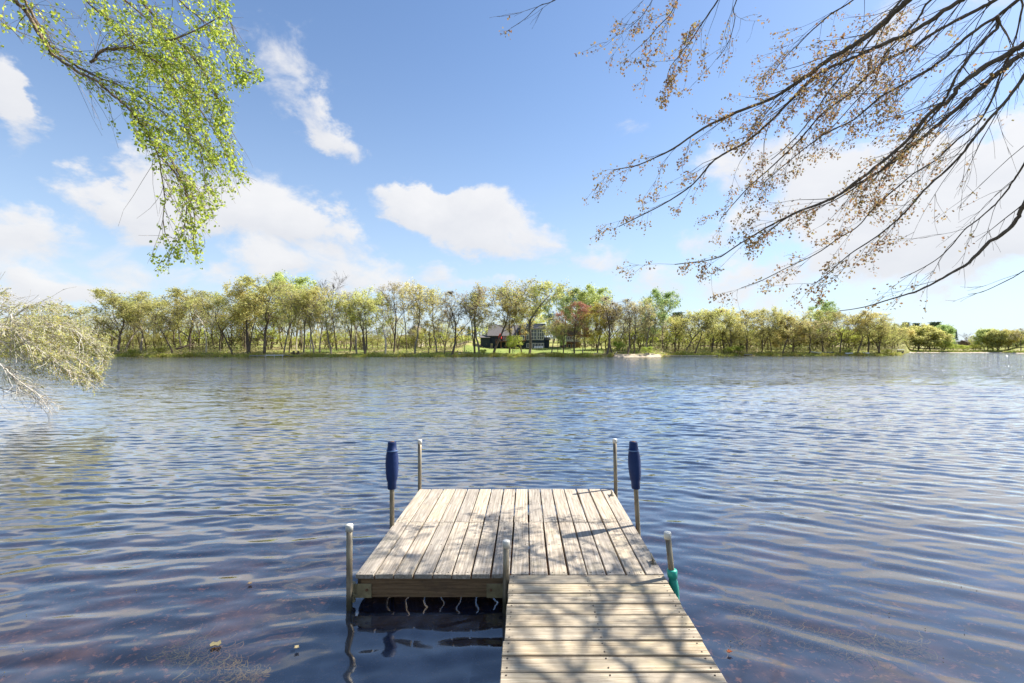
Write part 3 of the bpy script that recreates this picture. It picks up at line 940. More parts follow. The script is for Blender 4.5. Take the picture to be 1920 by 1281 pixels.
def make_tree_proto(key, seed, H=16.0, trunk_r=0.21, clear=0.28, spread=0.42, lean=0.0, limbs=9, limb_ang=50, up=0.25,
                    leaf=(0.42, 9), leaf_mat='oak_spring_leaves', bark_mat='oak_bark', forks=1, crown_top=1.0, wiggle=0.12,
                    secs=7, twigs=8, shape='round', rounded=True):
    rg = random.Random(seed)
    wood = MB(); tips = []

    def rv(): return Vector((rg.gauss(0, 1), rg.gauss(0, 1), rg.gauss(0, 1)))

    def branch(p, d, L, r, lvl, segs, sides):
        pts = [p.copy()]; rads = [r]
        q = p.copy(); dd = d.normalized()
        for i in range(segs):
            dd = (dd + rv() * wiggle * (0.8 if lvl == 0 else 1.3) + Vector((0, 0, up * (0.25 if lvl else 0.1)))).normalized()
            q = q + dd * (L / segs)
            pts.append(q.copy()); rads.append(max(0.022, r * (1 - 0.78 * (i + 1) / segs)))
        wood.tube(pts, rads, sides, cap=False)
        return pts, rads
    trunks = []
    for fk in range(forks):
        a = rg.uniform(0, 6.28)
        off = Vector((math.cos(a), math.sin(a), 0)) * (0.25 * (forks > 1))
        d = Vector((lean + (rg.uniform(-.25, .25) if forks > 1 else 0), rg.uniform(-.08, .08), 1))
        pts, rads = branch(off, d, H * 0.86 * (1 - .1 * fk), trunk_r * (1 - .15 * fk), 0, 9, 7)
        trunks.append((pts, rads))
    trunk_verts = len(wood.v)
    for pts, rads in trunks:
        nl = max(4, limbs // forks)
        for i in range(nl):
            t = clear + (0.97 - clear) * (i + rg.random() * .6) / nl
            k = min(int(t * 9), 8); fr = t * 9 - k
            p = pts[k].lerp(pts[k + 1], fr)
            base_r = rads[k] * (1 - fr) + rads[k + 1] * fr
            a = i * 2.4 + rg.uniform(-.5, .5)
            el = R(90 - limb_ang * rg.uniform(.7, 1.25) * (1 - 0.35 * (t - clear)))
            d = Vector((math.cos(a) * math.cos(el), math.sin(a) * math.cos(el), math.sin(el)))
            rel = (t - clear) / (1 - clear)
            if shape == 'round': prof = 0.55 + 0.75 * math.sin(math.pi * min(1, rel * .85 + .15))
            elif shape == 'vase': prof = 0.75 + 0.4 * (1 - rel)
            elif shape == 'column': prof = 0.8
            elif shape == 'cone': prof = 1.25 - 1.1 * rel
            L = H * spread * prof * rg.uniform(.75, 1.15)
            lp, lr = branch(p, d, L, base_r * 0.55, 1, 6, 5)
            for j in range(secs):
                u = 0.25 + 0.75 * (j + rg.random()) / secs
                kk = min(int(u * 6), 5); f2 = u * 6 - kk
                sp = lp[kk].lerp(lp[kk + 1], f2)
                dd = (lp[kk + 1] - lp[kk]).normalized()
                dd = (dd + rv() * 0.65 + Vector((0, 0, .15))).normalized()
                sl = L * rg.uniform(.28, .5)
                s2, r2 = branch(sp, dd, sl, max(.03, lr[kk] * .55), 2, 3, 3)
                for w in range(twigs):
                    uu = rg.uniform(.3, 1)
                    kw = min(int(uu * 3), 2)
                    tp = s2[kw].lerp(s2[kw + 1], uu * 3 - kw)
                    td = ((s2[kw + 1] - s2[kw]).normalized() + rv() * .6).normalized()
                    te = tp + td * sl * rg.uniform(.35, .7)
                    wood.tube([tp, te], [.022, .010], 3, cap=False)
                    tips.append((tp, te))
    # crowns have a rounded outline: pull whatever sticks out back to an uneven dome
    zc, rz = H * (.50 + clear * .42), H * (.52 - clear * .34)
    rx = H * spread * 1.02
    cx = lean * H * .55

    def dome(a):
        a = np.array(a, dtype=np.float64)
        q = np.stack([(a[:, 0] - cx) / rx, a[:, 1] / rx, (a[:, 2] - zc) / rz], -1)
        ln = np.linalg.norm(q, axis=1)
        ang = np.arctan2(a[:, 1], a[:, 0] - cx)
        lim = 1 + .10 * np.sin(3 * ang + seed) + .08 * np.sin(a[:, 2] * 1.7 + seed + 2 * ang)
        k = np.where(ln > lim, (lim + (ln - lim) * .25) / np.maximum(ln, 1e-6), 1.0)
        q = q * k[:, None]
        return np.stack([q[:, 0] * rx + cx, q[:, 1] * rx, q[:, 2] * rz + zc], -1)
    if rounded:
        nt = trunk_verts
        vv = np.array(wood.v); vv[nt:] = dome(vv[nt:]); wood.v = [tuple(x) for x in vv]
        A0 = dome([list(a) for a, b in tips]); B0 = dome([list(b) for a, b in tips])
        tips = [(Vector(a), Vector(b)) for a, b in zip(A0, B0)]
    tm = wood.mesh(key + '_wood', bark_mat)
    cm = None
    if leaf_mat and leaf[1] > 0:
        nr = np.random.default_rng(seed)
        A = np.array([list(a) for a, b in tips]); B = np.array([list(b) for a, b in tips])
        idx = nr.integers(0, len(A), int(len(A) * leaf[1]))
        # some twigs bear far more than others: light and dark clumps and gaps
        wgt = nr.gamma(1.1, 1.0, len(A)); wgt /= wgt.sum()
        leaf = (leaf[0] * .62, leaf[1] * 2.3)
        idx = nr.choice(len(A), size=int(len(A) * leaf[1]), p=wgt)
        u = nr.uniform(.2, 1.25, len(idx))[:, None]
        pos = A[idx] * (1 - u) + B[idx] * u + nr.normal(size=(len(idx), 3)) * leaf[0] * 1.1
        size = leaf[0] * nr.uniform(.45, 1.25, len(idx))
        cm = scatter_leaves(key + '_leaves', *TRI, pos, size * 1.15, (1.2, .2, 1.5), nr, leaf_mat)
        zs = pos
    else:
        zs = np.array([list(b) for a, b in tips])
    lo = np.percentile(zs[:, 0], 3); hi = np.percentile(zs[:, 0], 97)
    return dict(wood=tm, crown=cm, H=float(np.percentile(zs[:, 2], 99.5)), W=float(hi - lo), cx=float((lo + hi) / 2))


def make_conifer(key, seed, H=14.0, W=5.0, tiers=22, dens=34, pine=False):
    rg = random.Random(seed); nr = np.random.default_rng(seed)
    wood = MB()
    wood.tube([(0, 0, 0), (0.05, 0, H * .5), (0, 0, H)], [.22, .14, .03], 7)
    pos = []
    for i in range(tiers):
        t = (.12 if not pine else .30) + (.88 if not pine else .68) * i / tiers
        rad = W / 2 * ((1 - t) * 1.1 + .06)
        for k in range(7 if not pine else 5):
            a = k * (.9 if not pine else 1.26) + i * 1.3 + rg.uniform(-.3, .3)
            r = rad * rg.uniform(.7, 1.1) if not pine else W / 2 * math.sin(math.pi * min(.93, (t - .2) * 1.15)) ** .7 * rg.uniform(.35, 1.1)
            z = H * t
            e = Vector((math.cos(a) * r, math.sin(a) * r, z + (-.10 if not pine else .22) * r))
            wood.tube([(0, 0, z), e], [.05, .015], 3, cap=False)
            for _ in range(dens // 4):
                u = rg.uniform(.35, 1.05)
                sd = .16 if not pine else .30
                pos.append((e.x * u + rg.gauss(0, sd), e.y * u + rg.gauss(0, sd), z + (e.z - z) * u + rg.gauss(0, sd * .6)))
    pos = np.array(pos)
    cm = scatter_leaves(key + '_leaves', *CLUMP, pos, .42 * nr.uniform(.5, 1.2, len(pos)), (0, 0, 1), nr, 'pine_needles', flat=.5)
    return dict(wood=wood.mesh(key + '_wood', 'oak_bark'), crown=cm, H=H, W=W, cx=0)


PR = {}
PR['oak1'] = make_tree_proto('oak1', 1, spread=.40, leaf=(.40, 4.2))
PR['oak2'] = make_tree_proto('oak2', 2, spread=.44, clear=.22, limbs=10, leaf=(.40, 4.0), limb_ang=58)
PR['oak3'] = make_tree_proto('oak3', 3, spread=.36, clear=.34, limb_ang=44, leaf=(.36, 3.0), wiggle=.18, bark_mat='grey_bark', trunk_r=.19)
PR['oaklean'] = make_tree_proto('oaklean', 4, spread=.40, lean=.30, clear=.38, leaf=(.38, 4.2), wiggle=.14)
PR['oaktan'] = make_tree_proto('oaktan', 5, spread=.38, clear=.26, leaf=(.38, 3.6), leaf_mat='oak_tan_leaves', wiggle=.16)
PR['sparse'] = make_tree_proto('sparse', 6, spread=.30, clear=.35, limb_ang=38, leaf=(.34, 2.2), up=.4, wiggle=.15, bark_mat='grey_bark', trunk_r=.18)
PR['sparse2'] = make_tree_proto('sparse2', 7, spread=.34, clear=.30, forks=2, limb_ang=40, leaf=(.36, 2.0), leaf_mat='bud_brown_leaves', up=.4)
PR['bare'] = make_tree_proto('bare', 8, rounded=False, spread=.34, clear=.32, limb_ang=34, leaf=(.2, 0), up=.6, wiggle=.10)
PR['fan'] = make_tree_proto('fan', 9, spread=.42, clear=.30, limb_ang=42, leaf=(.28, 2.0), leaf_mat='bud_brown_leaves', up=.5, secs=8, twigs=6, shape='vase')
PR['multi'] = make_tree_proto('multi', 10, spread=.34, clear=.30, forks=3, limb_ang=46, leaf=(.40, 4.2))
PR['green'] = make_tree_proto('green', 11, spread=.36, clear=.20, leaf=(.46, 7.5), leaf_mat='fresh_green_leaves')
PR['yellow'] = make_tree_proto('yellow', 12, spread=.42, clear=.24, leaf=(.44, 8.5), leaf_mat='yellow_green_leaves', lean=-.1)
PR['red'] = make_tree_proto('red', 13, spread=.34, clear=.22, leaf=(.30, 5), leaf_mat='red_leaves')
PR['round'] = make_tree_proto('round', 14, H=10, spread=.48, clear=.08, limbs=12, leaf=(.38, 8), limb_ang=66)
PR['dense'] = make_tree_proto('dense', 24, H=12, spread=.46, clear=.05, limbs=14, leaf=(.62, 7), limb_ang=62)
PR['densegreen'] = make_tree_proto('densegreen', 25, H=12, spread=.44, clear=.05, limbs=14, leaf=(.62, 7), limb_ang=60, leaf_mat='fresh_green_leaves')
PR['sapling'] = make_tree_proto('sapling', 15, H=7, trunk_r=.08, spread=.34, clear=.3, limbs=6, secs=4, twigs=3, leaf=(.30, 5), leaf_mat='yellow_green_leaves')
PR['pale'] = make_tree_proto('pale', 16, rounded=False, spread=.22, clear=.45, limb_ang=36, leaf=(.30, 2.2), bark_mat='pale_bark', trunk_r=.15, up=.4, limbs=7, secs=4)
PR['shrub'] = make_tree_proto('shrub', 17, H=4, trunk_r=.07, spread=.5, clear=.06, limbs=10, forks=2, secs=4, twigs=3, leaf=(.28, 8), leaf_mat='shrub_leaves', limb_ang=60)
PR['spruce'] = make_conifer('spruce', 18)
PR['pine'] = make_conifer('pine', 19, pine=True, W=6, tiers=18, dens=130)


def plant(kind, px, py_top, width, d, label, cat='tree', group=None, name=None, ybase=None, Z=None, spin=None, lean=0.0):
    """one tree: px = photo column of its foot, py_top the row of its top, width of its crown in photo px"""
    pr = PR[kind]
    Z = Z or float(far_shore(px)) + d
    gz = ground_z(px, Z) - 0.05
    foot = P(px, 0, Z); foot.z = gz
    top = EYE - (py_top - CY) / F * Z
    h = max(1.5, top - gz)
    sz = h / pr['H']
    sx = (width / F * Z) / pr['W']
    sx = max(sz * .6, min(sz * 1.7, sx))
    nm = name or {'spruce': 'spruce_tree', 'pine': 'pine_tree', 'shrub': 'shrub', 'sapling': 'young_tree'}.get(kind, 'deciduous_tree')
    t = thing(nm, label, cat, foot, 0, group)
    rr = random.Random(int(px * 7 + d * 13))
    t.rotation_euler = (0, lean, spin if spin is not None else (rr.uniform(-.5, .5) + (math.pi if rr.random() < .5 else 0)))
    t.scale = (sx, sx, sz)
    link('trunk', pr['wood'], t)
    if pr['crown']: link('crown', pr['crown'], t)
    return t


# kind, foot px, top py, crown width px, metres behind the waterline, label
TREES = [
    ('oak2', 30, 590, 120, 6, 'broad yellow-green oak at the left edge, mostly hidden behind the silvery branches'),
    ('oak1', 95, 585, 100, 9, 'yellow-green oak across the lake behind the silvery branches at the left'),
    ('oak2', 150, 575, 90, 8, 'yellow-green oak across the lake just left of the big leftmost treetop'),
    ('oak1', 222, 545, 110, 6, 'big yellow-green oak rising at the right edge of the silvery branches', 3.1),
    ('oak3', 236, 556, 70, 9, 'slim dark-trunked oak close behind the big oak beside the silvery branches'),
    ('oak3', 266, 562, 70, 7, 'oak with thin dark leaning trunk, second treetop from the left'),
    ('oaktan', 275, 572, 60, 10, 'tan-leaved oak between two slim dark trunks at the left shore'),
    ('oaklean', 324, 555, 75, 5, 'left-leaning oak with bare lower trunk above a fallen log', 3.14),
    ('sparse', 340, 548, 50, 11, 'thin tree with loose high crown behind the left-leaning oak'),
    ('oak1', 356, 536, 78, 12, 'tall oak whose pale yellow top stands above the left woods'),
    ('pale', 386, 560, 40, 6, 'thin pale-barked tree in front of dark brush at the left shore'),
    ('oak2', 413, 545, 95, 9, 'wide yellow-green oak leaning over brushy bank left of the trunk cluster'),
    ('oaklean', 436, 552, 80, 3, 'oak with thick leaning foot right at the water left of the small far pier', 3.14),
    ('multi', 466, 530, 85, 5, 'oak with a dense cluster of dark trunks just left of the small far pier'),
    ('oak1', 496, 520, 95, 5, 'large twin-trunked oak directly above the left end of the small far pier'),
    ('green', 545, 512, 90, 30, 'tall blue-green tree whose airy top is the highest point of the left woods'),
    ('oak3', 532, 540, 56, 7, 'thin oak above the middle of the small far pier'),
    ('oaktan', 542, 545, 70, 10, 'tan oak just left of the two lawn chairs'),
    ('pale', 556, 560, 36, 14, 'white-barked slender tree behind the two lawn chairs'),
    ('oak3', 569, 535, 60, 9, 'oak with dark trunk flared at the foot right of the two lawn chairs'),
    ('sparse', 588, 545, 55, 6, 'thin tree curving right beside the white leaning saplings'),
    ('pale', 583, 575, 26, 8, 'pale sapling leaning left right of the lawn chairs'),
    ('oak3', 600, 548, 56, 8, 'straight dark oak with small yellow crown between lawn chairs and bare tree'),
    ('sparse', 621, 560, 56, 5, 'straight thick dark trunk with thin crown just left of the bare tree'),
    ('bare', 632, 513, 62, 14, 'tall leafless tree with upright bare branches above the small lawn'),
    ('sapling', 612, 620, 24, 6, 'small yellow sapling on the lawn left of the bare tree'),
    ('sparse2', 655, 550, 55, 9, 'thin-crowned brownish tree right of the tall leafless tree'),
    ('oak3', 669, 545, 62, 5, 'right-leaning oak halfway between the leafless tree and the thick shoreline oak', 0.0),
    ('multi', 686, 540, 78, 4, 'thick multi-stemmed oak at the water left of the cream gabled house'),
    ('pale', 722, 556, 50, 5, 'pair of pale straight trunks at the shore left of the cream gabled house'),
    ('sparse2', 737, 533, 62, 9, 'brown-budded tree behind the pale straight trunks'),
    ('oaktan', 762, 530, 66, 12, 'tall tan oak in front of the roof of the cream gabled house'),
    ('sparse', 778, 531, 60, 5, 'tall thin double trunk right in front of the cream gabled house'),
    ('sapling', 803, 600, 40, 5, 'small yellow-green tree just right of the cream gabled house'),
    ('sparse', 819, 540, 50, 8, 'tall thin grey trunk between the cream house and the dark shoreline trees'),
    ('oaktan', 833, 580, 46, 4, 'short dark-trunked tan tree left of the curving multi-stemmed tree'),
    ('fan', 848, 545, 85, 4, 'dark multi-stemmed tree with curving limbs and sparse brown buds left of the navy house'),
    ('spruce', 879, 612, 24, 34, 'dark green spruce standing on the rising lawn'),
    ('sapling', 871, 610, 42, 12, 'small bright yellow-green tree in front of the dark spruce'),
    ('sparse2', 890, 537, 56, 6, 'tall brown-budded tree left of the navy house'),
    ('sparse', 899, 545, 66, 5, 'right-leaning sparse tree at the left corner of the navy house', 0.0),
    ('oaklean', 925, 527, 110, 6, 'tall forked oak leaning right in front of the left half of the navy house', 0.0),
    ('sparse2', 955, 545, 56, 8, 'thin rust-budded tree before the deck of the navy house'),
    ('oaklean', 979, 560, 62, 6, 'left-leaning slender oak before the wooden gable of the navy house', 3.14),
    ('oak3', 993, 531, 96, 5, 'big spreading oak before the white windows of the navy house'),
    ('shrub', 962, 628, 24, 5, 'rusty leafy shrub below the deck of the navy house'),
    ('yellow', 1000, 575, 60, 48, 'bright yellow-green tree rising behind the roof of the navy house'),
    ('oak3', 1034, 605, 44, 5, 'small pale-leaved oak at the right end of the navy house'),
    ('green', 1045, 612, 26, 7, 'small fresh green tree between the navy house and the brown house'),
    ('green', 1062, 538, 60, 34, 'tall fresh green tree behind the red-leaved maple'),
    ('green', 1098, 541, 62, 36, 'tall fresh green tree behind the gap between red and yellow trees'),
    ('green', 1120, 534, 60, 32, 'tallest fresh green tree behind the yellow-green tree'),
    ('sparse2', 1055, 590, 40, 5, 'thin brown tree before the left corner of the brown house'),
    ('red', 1077, 568, 66, 6, 'red-leaved maple in front of the brown house'),
    ('sparse', 1092, 590, 30, 6, 'thin straight trunk just left of the yellow-green tree by the striped lawn'),
    ('yellow', 1120, 570, 62, 7, 'bright yellow-green tree in front of the striped lawn'),
    ('fan', 1138, 556, 66, 3, 'bare brown fan-shaped tree left of the sandy beach'),
    ('fan', 1147, 566, 50, 7, 'second bare brown tree with low side limb behind the fan-shaped one'),
    ('fan', 1177, 560, 70, 4, 'brown budded tree with two thick trunks above the sandy beach'),
    ('oaktan', 1188, 566, 66, 5, 'thick-trunked tan oak at the right of the sandy beach'),
    ('sparse', 1210, 556, 50, 8, 'thin oak with dark trunk right of the sandy beach'),
    ('oaktan', 1222, 590, 44, 8, 'low tan tree in front of the grey cottage roof'),
    ('green', 1244, 542, 62, 9, 'tall fresh green poplar rising above the grey cottage roof'),
    ('pine', 1272, 585, 36, 30, 'dark grey-green pine behind the left end of the long pier'),
    ('oak1', 1266, 592, 62, 7, 'pale yellow oak above the left end of the long pier'),
    ('oak3', 1286, 590, 62, 8, 'yellow-green oak above the middle of the long pier'),
    ('oaklean', 1303, 580, 66, 3, 'dark right-leaning oak at the water behind the long pier', 0.0),
    ('oak1', 1335, 578, 66, 9, 'yellow-green oak above the right end of the long pier'),
    ('oak2', 1357, 584, 66, 7, 'broad low yellow oak just right of the long pier'),
    ('multi', 1372, 590, 60, 4, 'leaning cluster of dark stems right of the long pier'),
    ('oak1', 1400, 582, 70, 6, 'yellow-green oak above the bright green shore bush'),
    ('oaktan', 1428, 578, 66, 7, 'tan oak between the bright green shore bush and the leaning trunk'),
    ('oak2', 1446, 582, 62, 8, 'low-branched yellow oak left of the leaning trunk on the right shore'),
    ('oaklean', 1467, 592, 64, 3, 'dark trunk leaning right over the water on the right shore', 0.0),
    ('round', 1487, 592, 66, 7, 'round yellow-green tree right of the leaning trunk'),
    ('oaktan', 1517, 598, 80, 3, 'dark leaning oak over the beached white boats', 0.0),
    ('oak1', 1543, 584, 80, 6, 'yellow oak directly behind the beached white boats'),
    ('green', 1552, 570, 44, 26, 'green treetop showing above the right woods below the long bare limb'),
    ('oak2', 1575, 590, 76, 5, 'broad yellow-green oak with low crown right of the beached boats'),
    ('oaklean', 1607, 588, 84, 3, 'oak with several dark trunks leaning right near the small white hull', 0.0),
    ('oak1', 1628, 590, 70, 5, 'yellow-green oak behind the right-leaning dark trunks'),
    ('multi', 1650, 592, 70, 4, 'last cluster of leaning dark trunks before the point'),
    ('oak2', 1672, 604, 46, 5, 'low yellow oak at the very end of the point'),
]
_hr = random.Random(6)
for T in TREES:
    k, px, pt, w, d, lab = T[:6]
    if px > 1260: pt += _hr.uniform(-10, 7)
    elif px < 480: pt += _hr.uniform(-6, 9)
    plant(k, px, pt, w, d, lab, group='trees along the far shore', spin=T[6] if len(T) > 6 else None)
FAR = [
    ('dense', 1692, 614, 60, 300, 'rounded yellow-green tree at the left of the distant shore'),
    ('dense', 1722, 610, 62, 306, 'wide rounded tree behind the boathouse point on the distant shore'),
    ('dense', 1744, 618, 56, 300, 'big dome-shaped tree ending the distant left grove'),
    ('pine', 1698, 604, 20, 345, 'leftmost of the three dark pines above the distant grove'),
    ('pine', 1717, 605, 20, 348, 'middle one of the three small dark pines above the distant grove'),
    ('pine', 1734, 612, 12, 345, 'smallest dark pine top above the distant grove'),
    ('pine', 1752, 603, 32, 340, 'tallest dark pine on the distant shore'),
    ('densegreen', 1768, 610, 34, 330, 'dark green broad tree right of the tallest distant pine'),
    ('spruce', 1792, 617, 14, 335, 'pointed dark spruce beside the distant long low house'),
    ('bare', 1811, 623, 18, 335, 'round leafless tree beside the distant long low house'),
    ('sparse', 1822, 630, 12, 335, 'small sparse tree right of the round leafless tree'),
    ('shrub', 1768, 640, 22, 296, 'rounded bush below the dark broad tree on the distant shore'),
    ('shrub', 1785, 645, 20, 296, 'low brownish bush below the distant long low house'),
    ('shrub', 1808, 647, 24, 296, 'bright yellow-green bush, left one of the distant pair'),
    ('shrub', 1827, 646, 22, 296, 'bright yellow-green bush, right one of the distant pair'),
    ('densegreen', 1852, 617, 36, 300, 'green treetop at the left end of the right-edge grove'),
    ('dense', 1870, 620, 38, 296, 'dark-based green tree in the middle of the right-edge grove'),
    ('dense', 1890, 619, 38, 296, 'yellow-green tree near the right end of the right-edge grove'),
    ('densegreen', 1906, 621, 36, 298, 'pale green tree behind the tall brown-budded tree at the right edge'),
    ('fan', 1914, 615, 30, 250, 'tall brown-budded tree standing alone at the right edge'),
    ('dense', 1945, 620, 60, 300, 'broad green tree just past the right edge'),
]
for k, px, pt, w, Z, lab in FAR:
    plant(k, px, pt, w, 0, lab, group='trees on the distant right shore', Z=Z)
for px, pt, w, d, lab in [
    (1385, 648, 22, 1.6, 'bright green bush at the water right of the long pier'),
    (1368, 650, 20, 1.8, 'small bright bush beside the bright green shore bush'),
    (1160, 640, 20, 9, 'green bush behind the sandy beach'),
    (1215, 650, 24, 2.5, 'low yellowish bush right of the sandy beach'),
    (300, 652, 34, 2.5, 'low grey-green bush below the fallen log on the left shore'),
    (247, 655, 30, 2, 'low bush at the water right of the silvery branches'),
    (905, 655, 26, 2.2, 'tangled low bush at the water left of the navy house'),
    (1590, 655, 20, 2, 'low green bush between the white hulls on the right shore'),
    (1662, 655, 26, 2, 'dark low bush at the water near the point'),
]:
    plant('shrub', px, pt, w, d, lab, cat='bush', group='bushes along the far shore')


# the wood behind: one mass, merged from many simplified trees
def proto_np(kind, maxf):
    pr = PR[kind]
    out = []
    for key in ('wood', 'crown'):
        me = pr[key]
        if me is None: continue
        v = np.empty(len(me.vertices) * 3, dtype=np.float32); me.vertices.foreach_get('co', v); v = v.reshape(-1, 3)
        li = np.empty(len(me.loops), dtype=np.int32); me.loops.foreach_get('vertex_index', li)
        ls = np.empty(len(me.polygons), dtype=np.int32); me.polygons.foreach_get('loop_total', ls)
        out.append((key, v, li, ls, me.materials[0]))
    return pr, out


def build_woodland():
    rng = np.random.default_rng(77)
    spots = []
    for px in np.arange(-1200, 1690, 15.0):
        for row, (dlo, dhi) in enumerate(((14, 26), (34, 60))):
            q = px + rng.uniform(-7, 7)
            if 886 < q < 1050 and row == 0: continue
            if 1050 <= q < 1132 and row == 0: continue
            if 570 < q < 700 and row == 0 and rng.random() < .75: continue
            if 860 < q < 890: continue
            if 765 < q < 800 and row == 0: continue
            if 690 < q < 1052 and row == 1 and rng.random() < .45: continue
            top = np.interp(q, [-1200, 100, 200, 350, 480, 560, 650, 690, 870, 950, 1040, 1120, 1250, 1300, 1680], [600, 598, 580, 575, 562, 566, 588, 588, 602, 612, 600, 580, 590, 604, 612]) + rng.uniform(-6, 14)
            spots.append((q, top, rng.uniform(42, 70), rng.uniform(dlo, dhi), None))
    for px in np.arange(-1200, 1690, 11.0):
        q = px + rng.uniform(-5, 5)
        if 880 < q < 1095: continue
        top = rng.uniform(612, 634) if not (570 < q < 700) else rng.uniform(618, 632)
        spots.append((q, top, rng.uniform(34, 60), rng.uniform(20, 34) if q < 1095 else rng.uniform(15, 28), None))
    for px in np.arange(885, 1095, 9.0):
        spots.append((px, rng.uniform(596, 612), 46, rng.uniform(55, 75), None))
    for px in np.arange(1685, 2400, 6.5):
        lowp = 1772 < px < 1838
        top = rng.uniform(645, 650) if lowp else (np.interp(px, [1685, 1720, 1750, 1772], [620, 614, 622, 636]) if px < 1772 else rng.uniform(622, 632)) + rng.uniform(-1, 10)
        spots.append((px + rng.uniform(-3, 3), top, 34, 0, rng.uniform(300, 345) if not lowp else rng.uniform(300, 320)))
    kinds = {}
    names = ['oaktan', 'oaktan', 'oak2', 'fan', 'multi', 'sparse2']
    for s in spots:
        if s[1] > 609:
            kinds.setdefault(('dense' if s[4] else 'round') if rng.random() < .6 else ('densegreen' if s[4] else 'shrub'), []).append(s); continue
        kinds.setdefault(names[rng.integers(len(names))], []).append(s)
    for kind, lst in kinds.items():
        pr, parts = proto_np(kind, 0)
        for key, v, li, ls, mat in parts:
            # keep half of the faces of each copy, a different half each time
            allv, alll, alls = [], [], []; off = 0
            starts = np.concatenate([[0], np.cumsum(ls)[:-1]])
            for (q, top, w, d, Z) in lst:
                Z = Z or float(far_shore(q)) + d
                gz = ground_z(q, Z)
                h = EYE - (top - CY) / F * Z - gz
                sz = h / pr['H']; sx = np.clip(w / F * Z / pr['W'], sz * .7, sz * 1.6)
                a = rng.uniform(0, 6.28); ca, sa = math.cos(a), math.sin(a)
                X = v[:, 0] * sx; Y = v[:, 1] * sx
                vv = np.stack([X * ca - Y * sa + (q - CX) / F * Z, X * sa + Y * ca + Z, v[:, 2] * sz + gz], -1)
                if key == 'crown':
                    n = len(ls); keep = rng.random(n) < (.24 if kind in ('round', 'shrub') else .16)
                    k = ls[0]
                    sel = (starts[keep][:, None] + np.arange(k)[None, :]).ravel()
                    fl = li[sel]
                    vv2 = vv[fl]
                    allv.append(vv2); alll.append(np.arange(len(vv2)) + off); alls.append(np.full(keep.sum(), k)); off += len(vv2)
                else:
                    # only the stout wood
                    keep = np.zeros(len(ls), bool); keep[:int(9 * 7 * (3 if kind == 'multi' else 1)) + 900] = True
                    sel = np.concatenate([np.arange(s, s + c) for s, c in zip(starts[keep], ls[keep])])
                    fl = li[sel]
                    uq, inv = np.unique(fl, return_inverse=True)
                    allv.append(vv[uq]); alll.append(inv + off); alls.append(ls[keep]); off += len(uq)
            me = mesh_np('woodland', np.concatenate(allv), np.concatenate(alll), np.concatenate(alls), mat)
            o = stuff('woodland', me, 'spring woods filling the land behind the shoreline trees', 'woods')


build_woodland()


# grass, reeds and brush along the waterline
def build_fringe():
    rng = np.random.default_rng(9)
    n = 60000
    px = rng.uniform(-300, 1705, n); d = rng.gamma(1.6, 1.0, n) - 0.35
    keep = ~((px > 1150) & (px < 1238)) & (rng.random(n) < 0.55 + 0.45 * wob(px, px * 0, .05, 1))
    px, d = px[keep], d[keep]
    Z = far_shore(px) + d
    pos = np.stack([(px - CX) / F * Z, Z, far_height(px, d, Z) - .03], -1)
    me = scatter_leaves('shore_grass', *GRASS, pos, rng.uniform(.25, .75, len(px)) * (1 + .5 * wob(px, px * 0, .11)), (0, -1, .3), rng, 'reed_grass', flat=0, droop=-2.0)
    stuff('shore_grass', me, 'green and yellow grass fringing the far waterline', 'grass')
    n = 4500
    px = rng.uniform(1705, 2000, n); d = rng.gamma(1.6, 2.0, n) + .8
    Z = far_shore(px) + d
    pos = np.stack([(px - CX) / F * Z, Z, far_height(px, d, Z) - .05], -1)
    me = scatter_leaves('shore_grass', *TRI, pos, rng.uniform(.4, .9, n), (0, -1, .3), rng, 'reed_grass', flat=0, droop=-2.0)
    stuff('shore_grass', me, 'tan and green grass on the distant right shore', 'grass')
    # brush under the trees
    n = 150000
    px = rng.uniform(-300, 1700, n); d = rng.uniform(2.5, 30, n)
    dens = np.interp(px, [-300, 480, 500, 690, 700, 780, 850, 890, 1130, 1140, 1220, 1230, 1700], [1, 1, .22, .22, .6, .5, .3, .04, .04, .4, .6, 1, 1])
    clump = wob(px * .3, d, .7, 5) + .5 * wob(px, d * 2, .23, 2)
    keep = (rng.random(n) < dens) & (clump > -.25)
    px, d, clump = px[keep], d[keep], clump[keep]
    Z = far_shore(px) + d
    hh = np.clip(.6 + 1.9 * clump, .3, 3.2) * np.interp(d, [2, 8, 14, 30], [.5, 1.0, 1.7, 2.2]) * np.interp(dens[keep], [.3, 1], [.5, 1])
    pos = np.stack([(px - CX) / F * Z, Z, far_height(px, d, Z) + rng.uniform(0, 1, len(px)) ** 1.4 * hh], -1)
    me = scatter_leaves('undergrowth', *TRI, pos, rng.uniform(.14, .36, len(px)), (.3, 0, .6), rng, 'undergrowth')
    stuff('undergrowth', me, 'brown and green brush under the far trees', 'undergrowth')


build_fringe()


# ------------------------------------------------------------------ the overhanging trees of the near bank
def trace(pts, z0, z1, w0, w1, pre=None, sub=4, thick=1.0):
    """a limb: its course (photo px), distance at both ends, thickness in px at both ends; pre = world points before it"""
    n = len(pts)
    seg = [0]
    for a, b in zip(pts, pts[1:]): seg.append(seg[-1] + math.hypot(b[0] - a[0], b[1] - a[1]))
    W, Rr = [], []
    for (x, y), s in zip(pts, seg):
        t = s / seg[-1]
        Z = z0 + (z1 - z0) * t
        W.append(P(x, y, Z)); Rr.append((w0 + (w1 - w0) * t ** .7) * thick / 2 / F * Z)
    if pre:
        m = len(pre)
        W = [Vector(p) for p, _ in pre] + W; Rr = [r for _, r in pre] + Rr
    return smooth_line(W, Rr, sub)


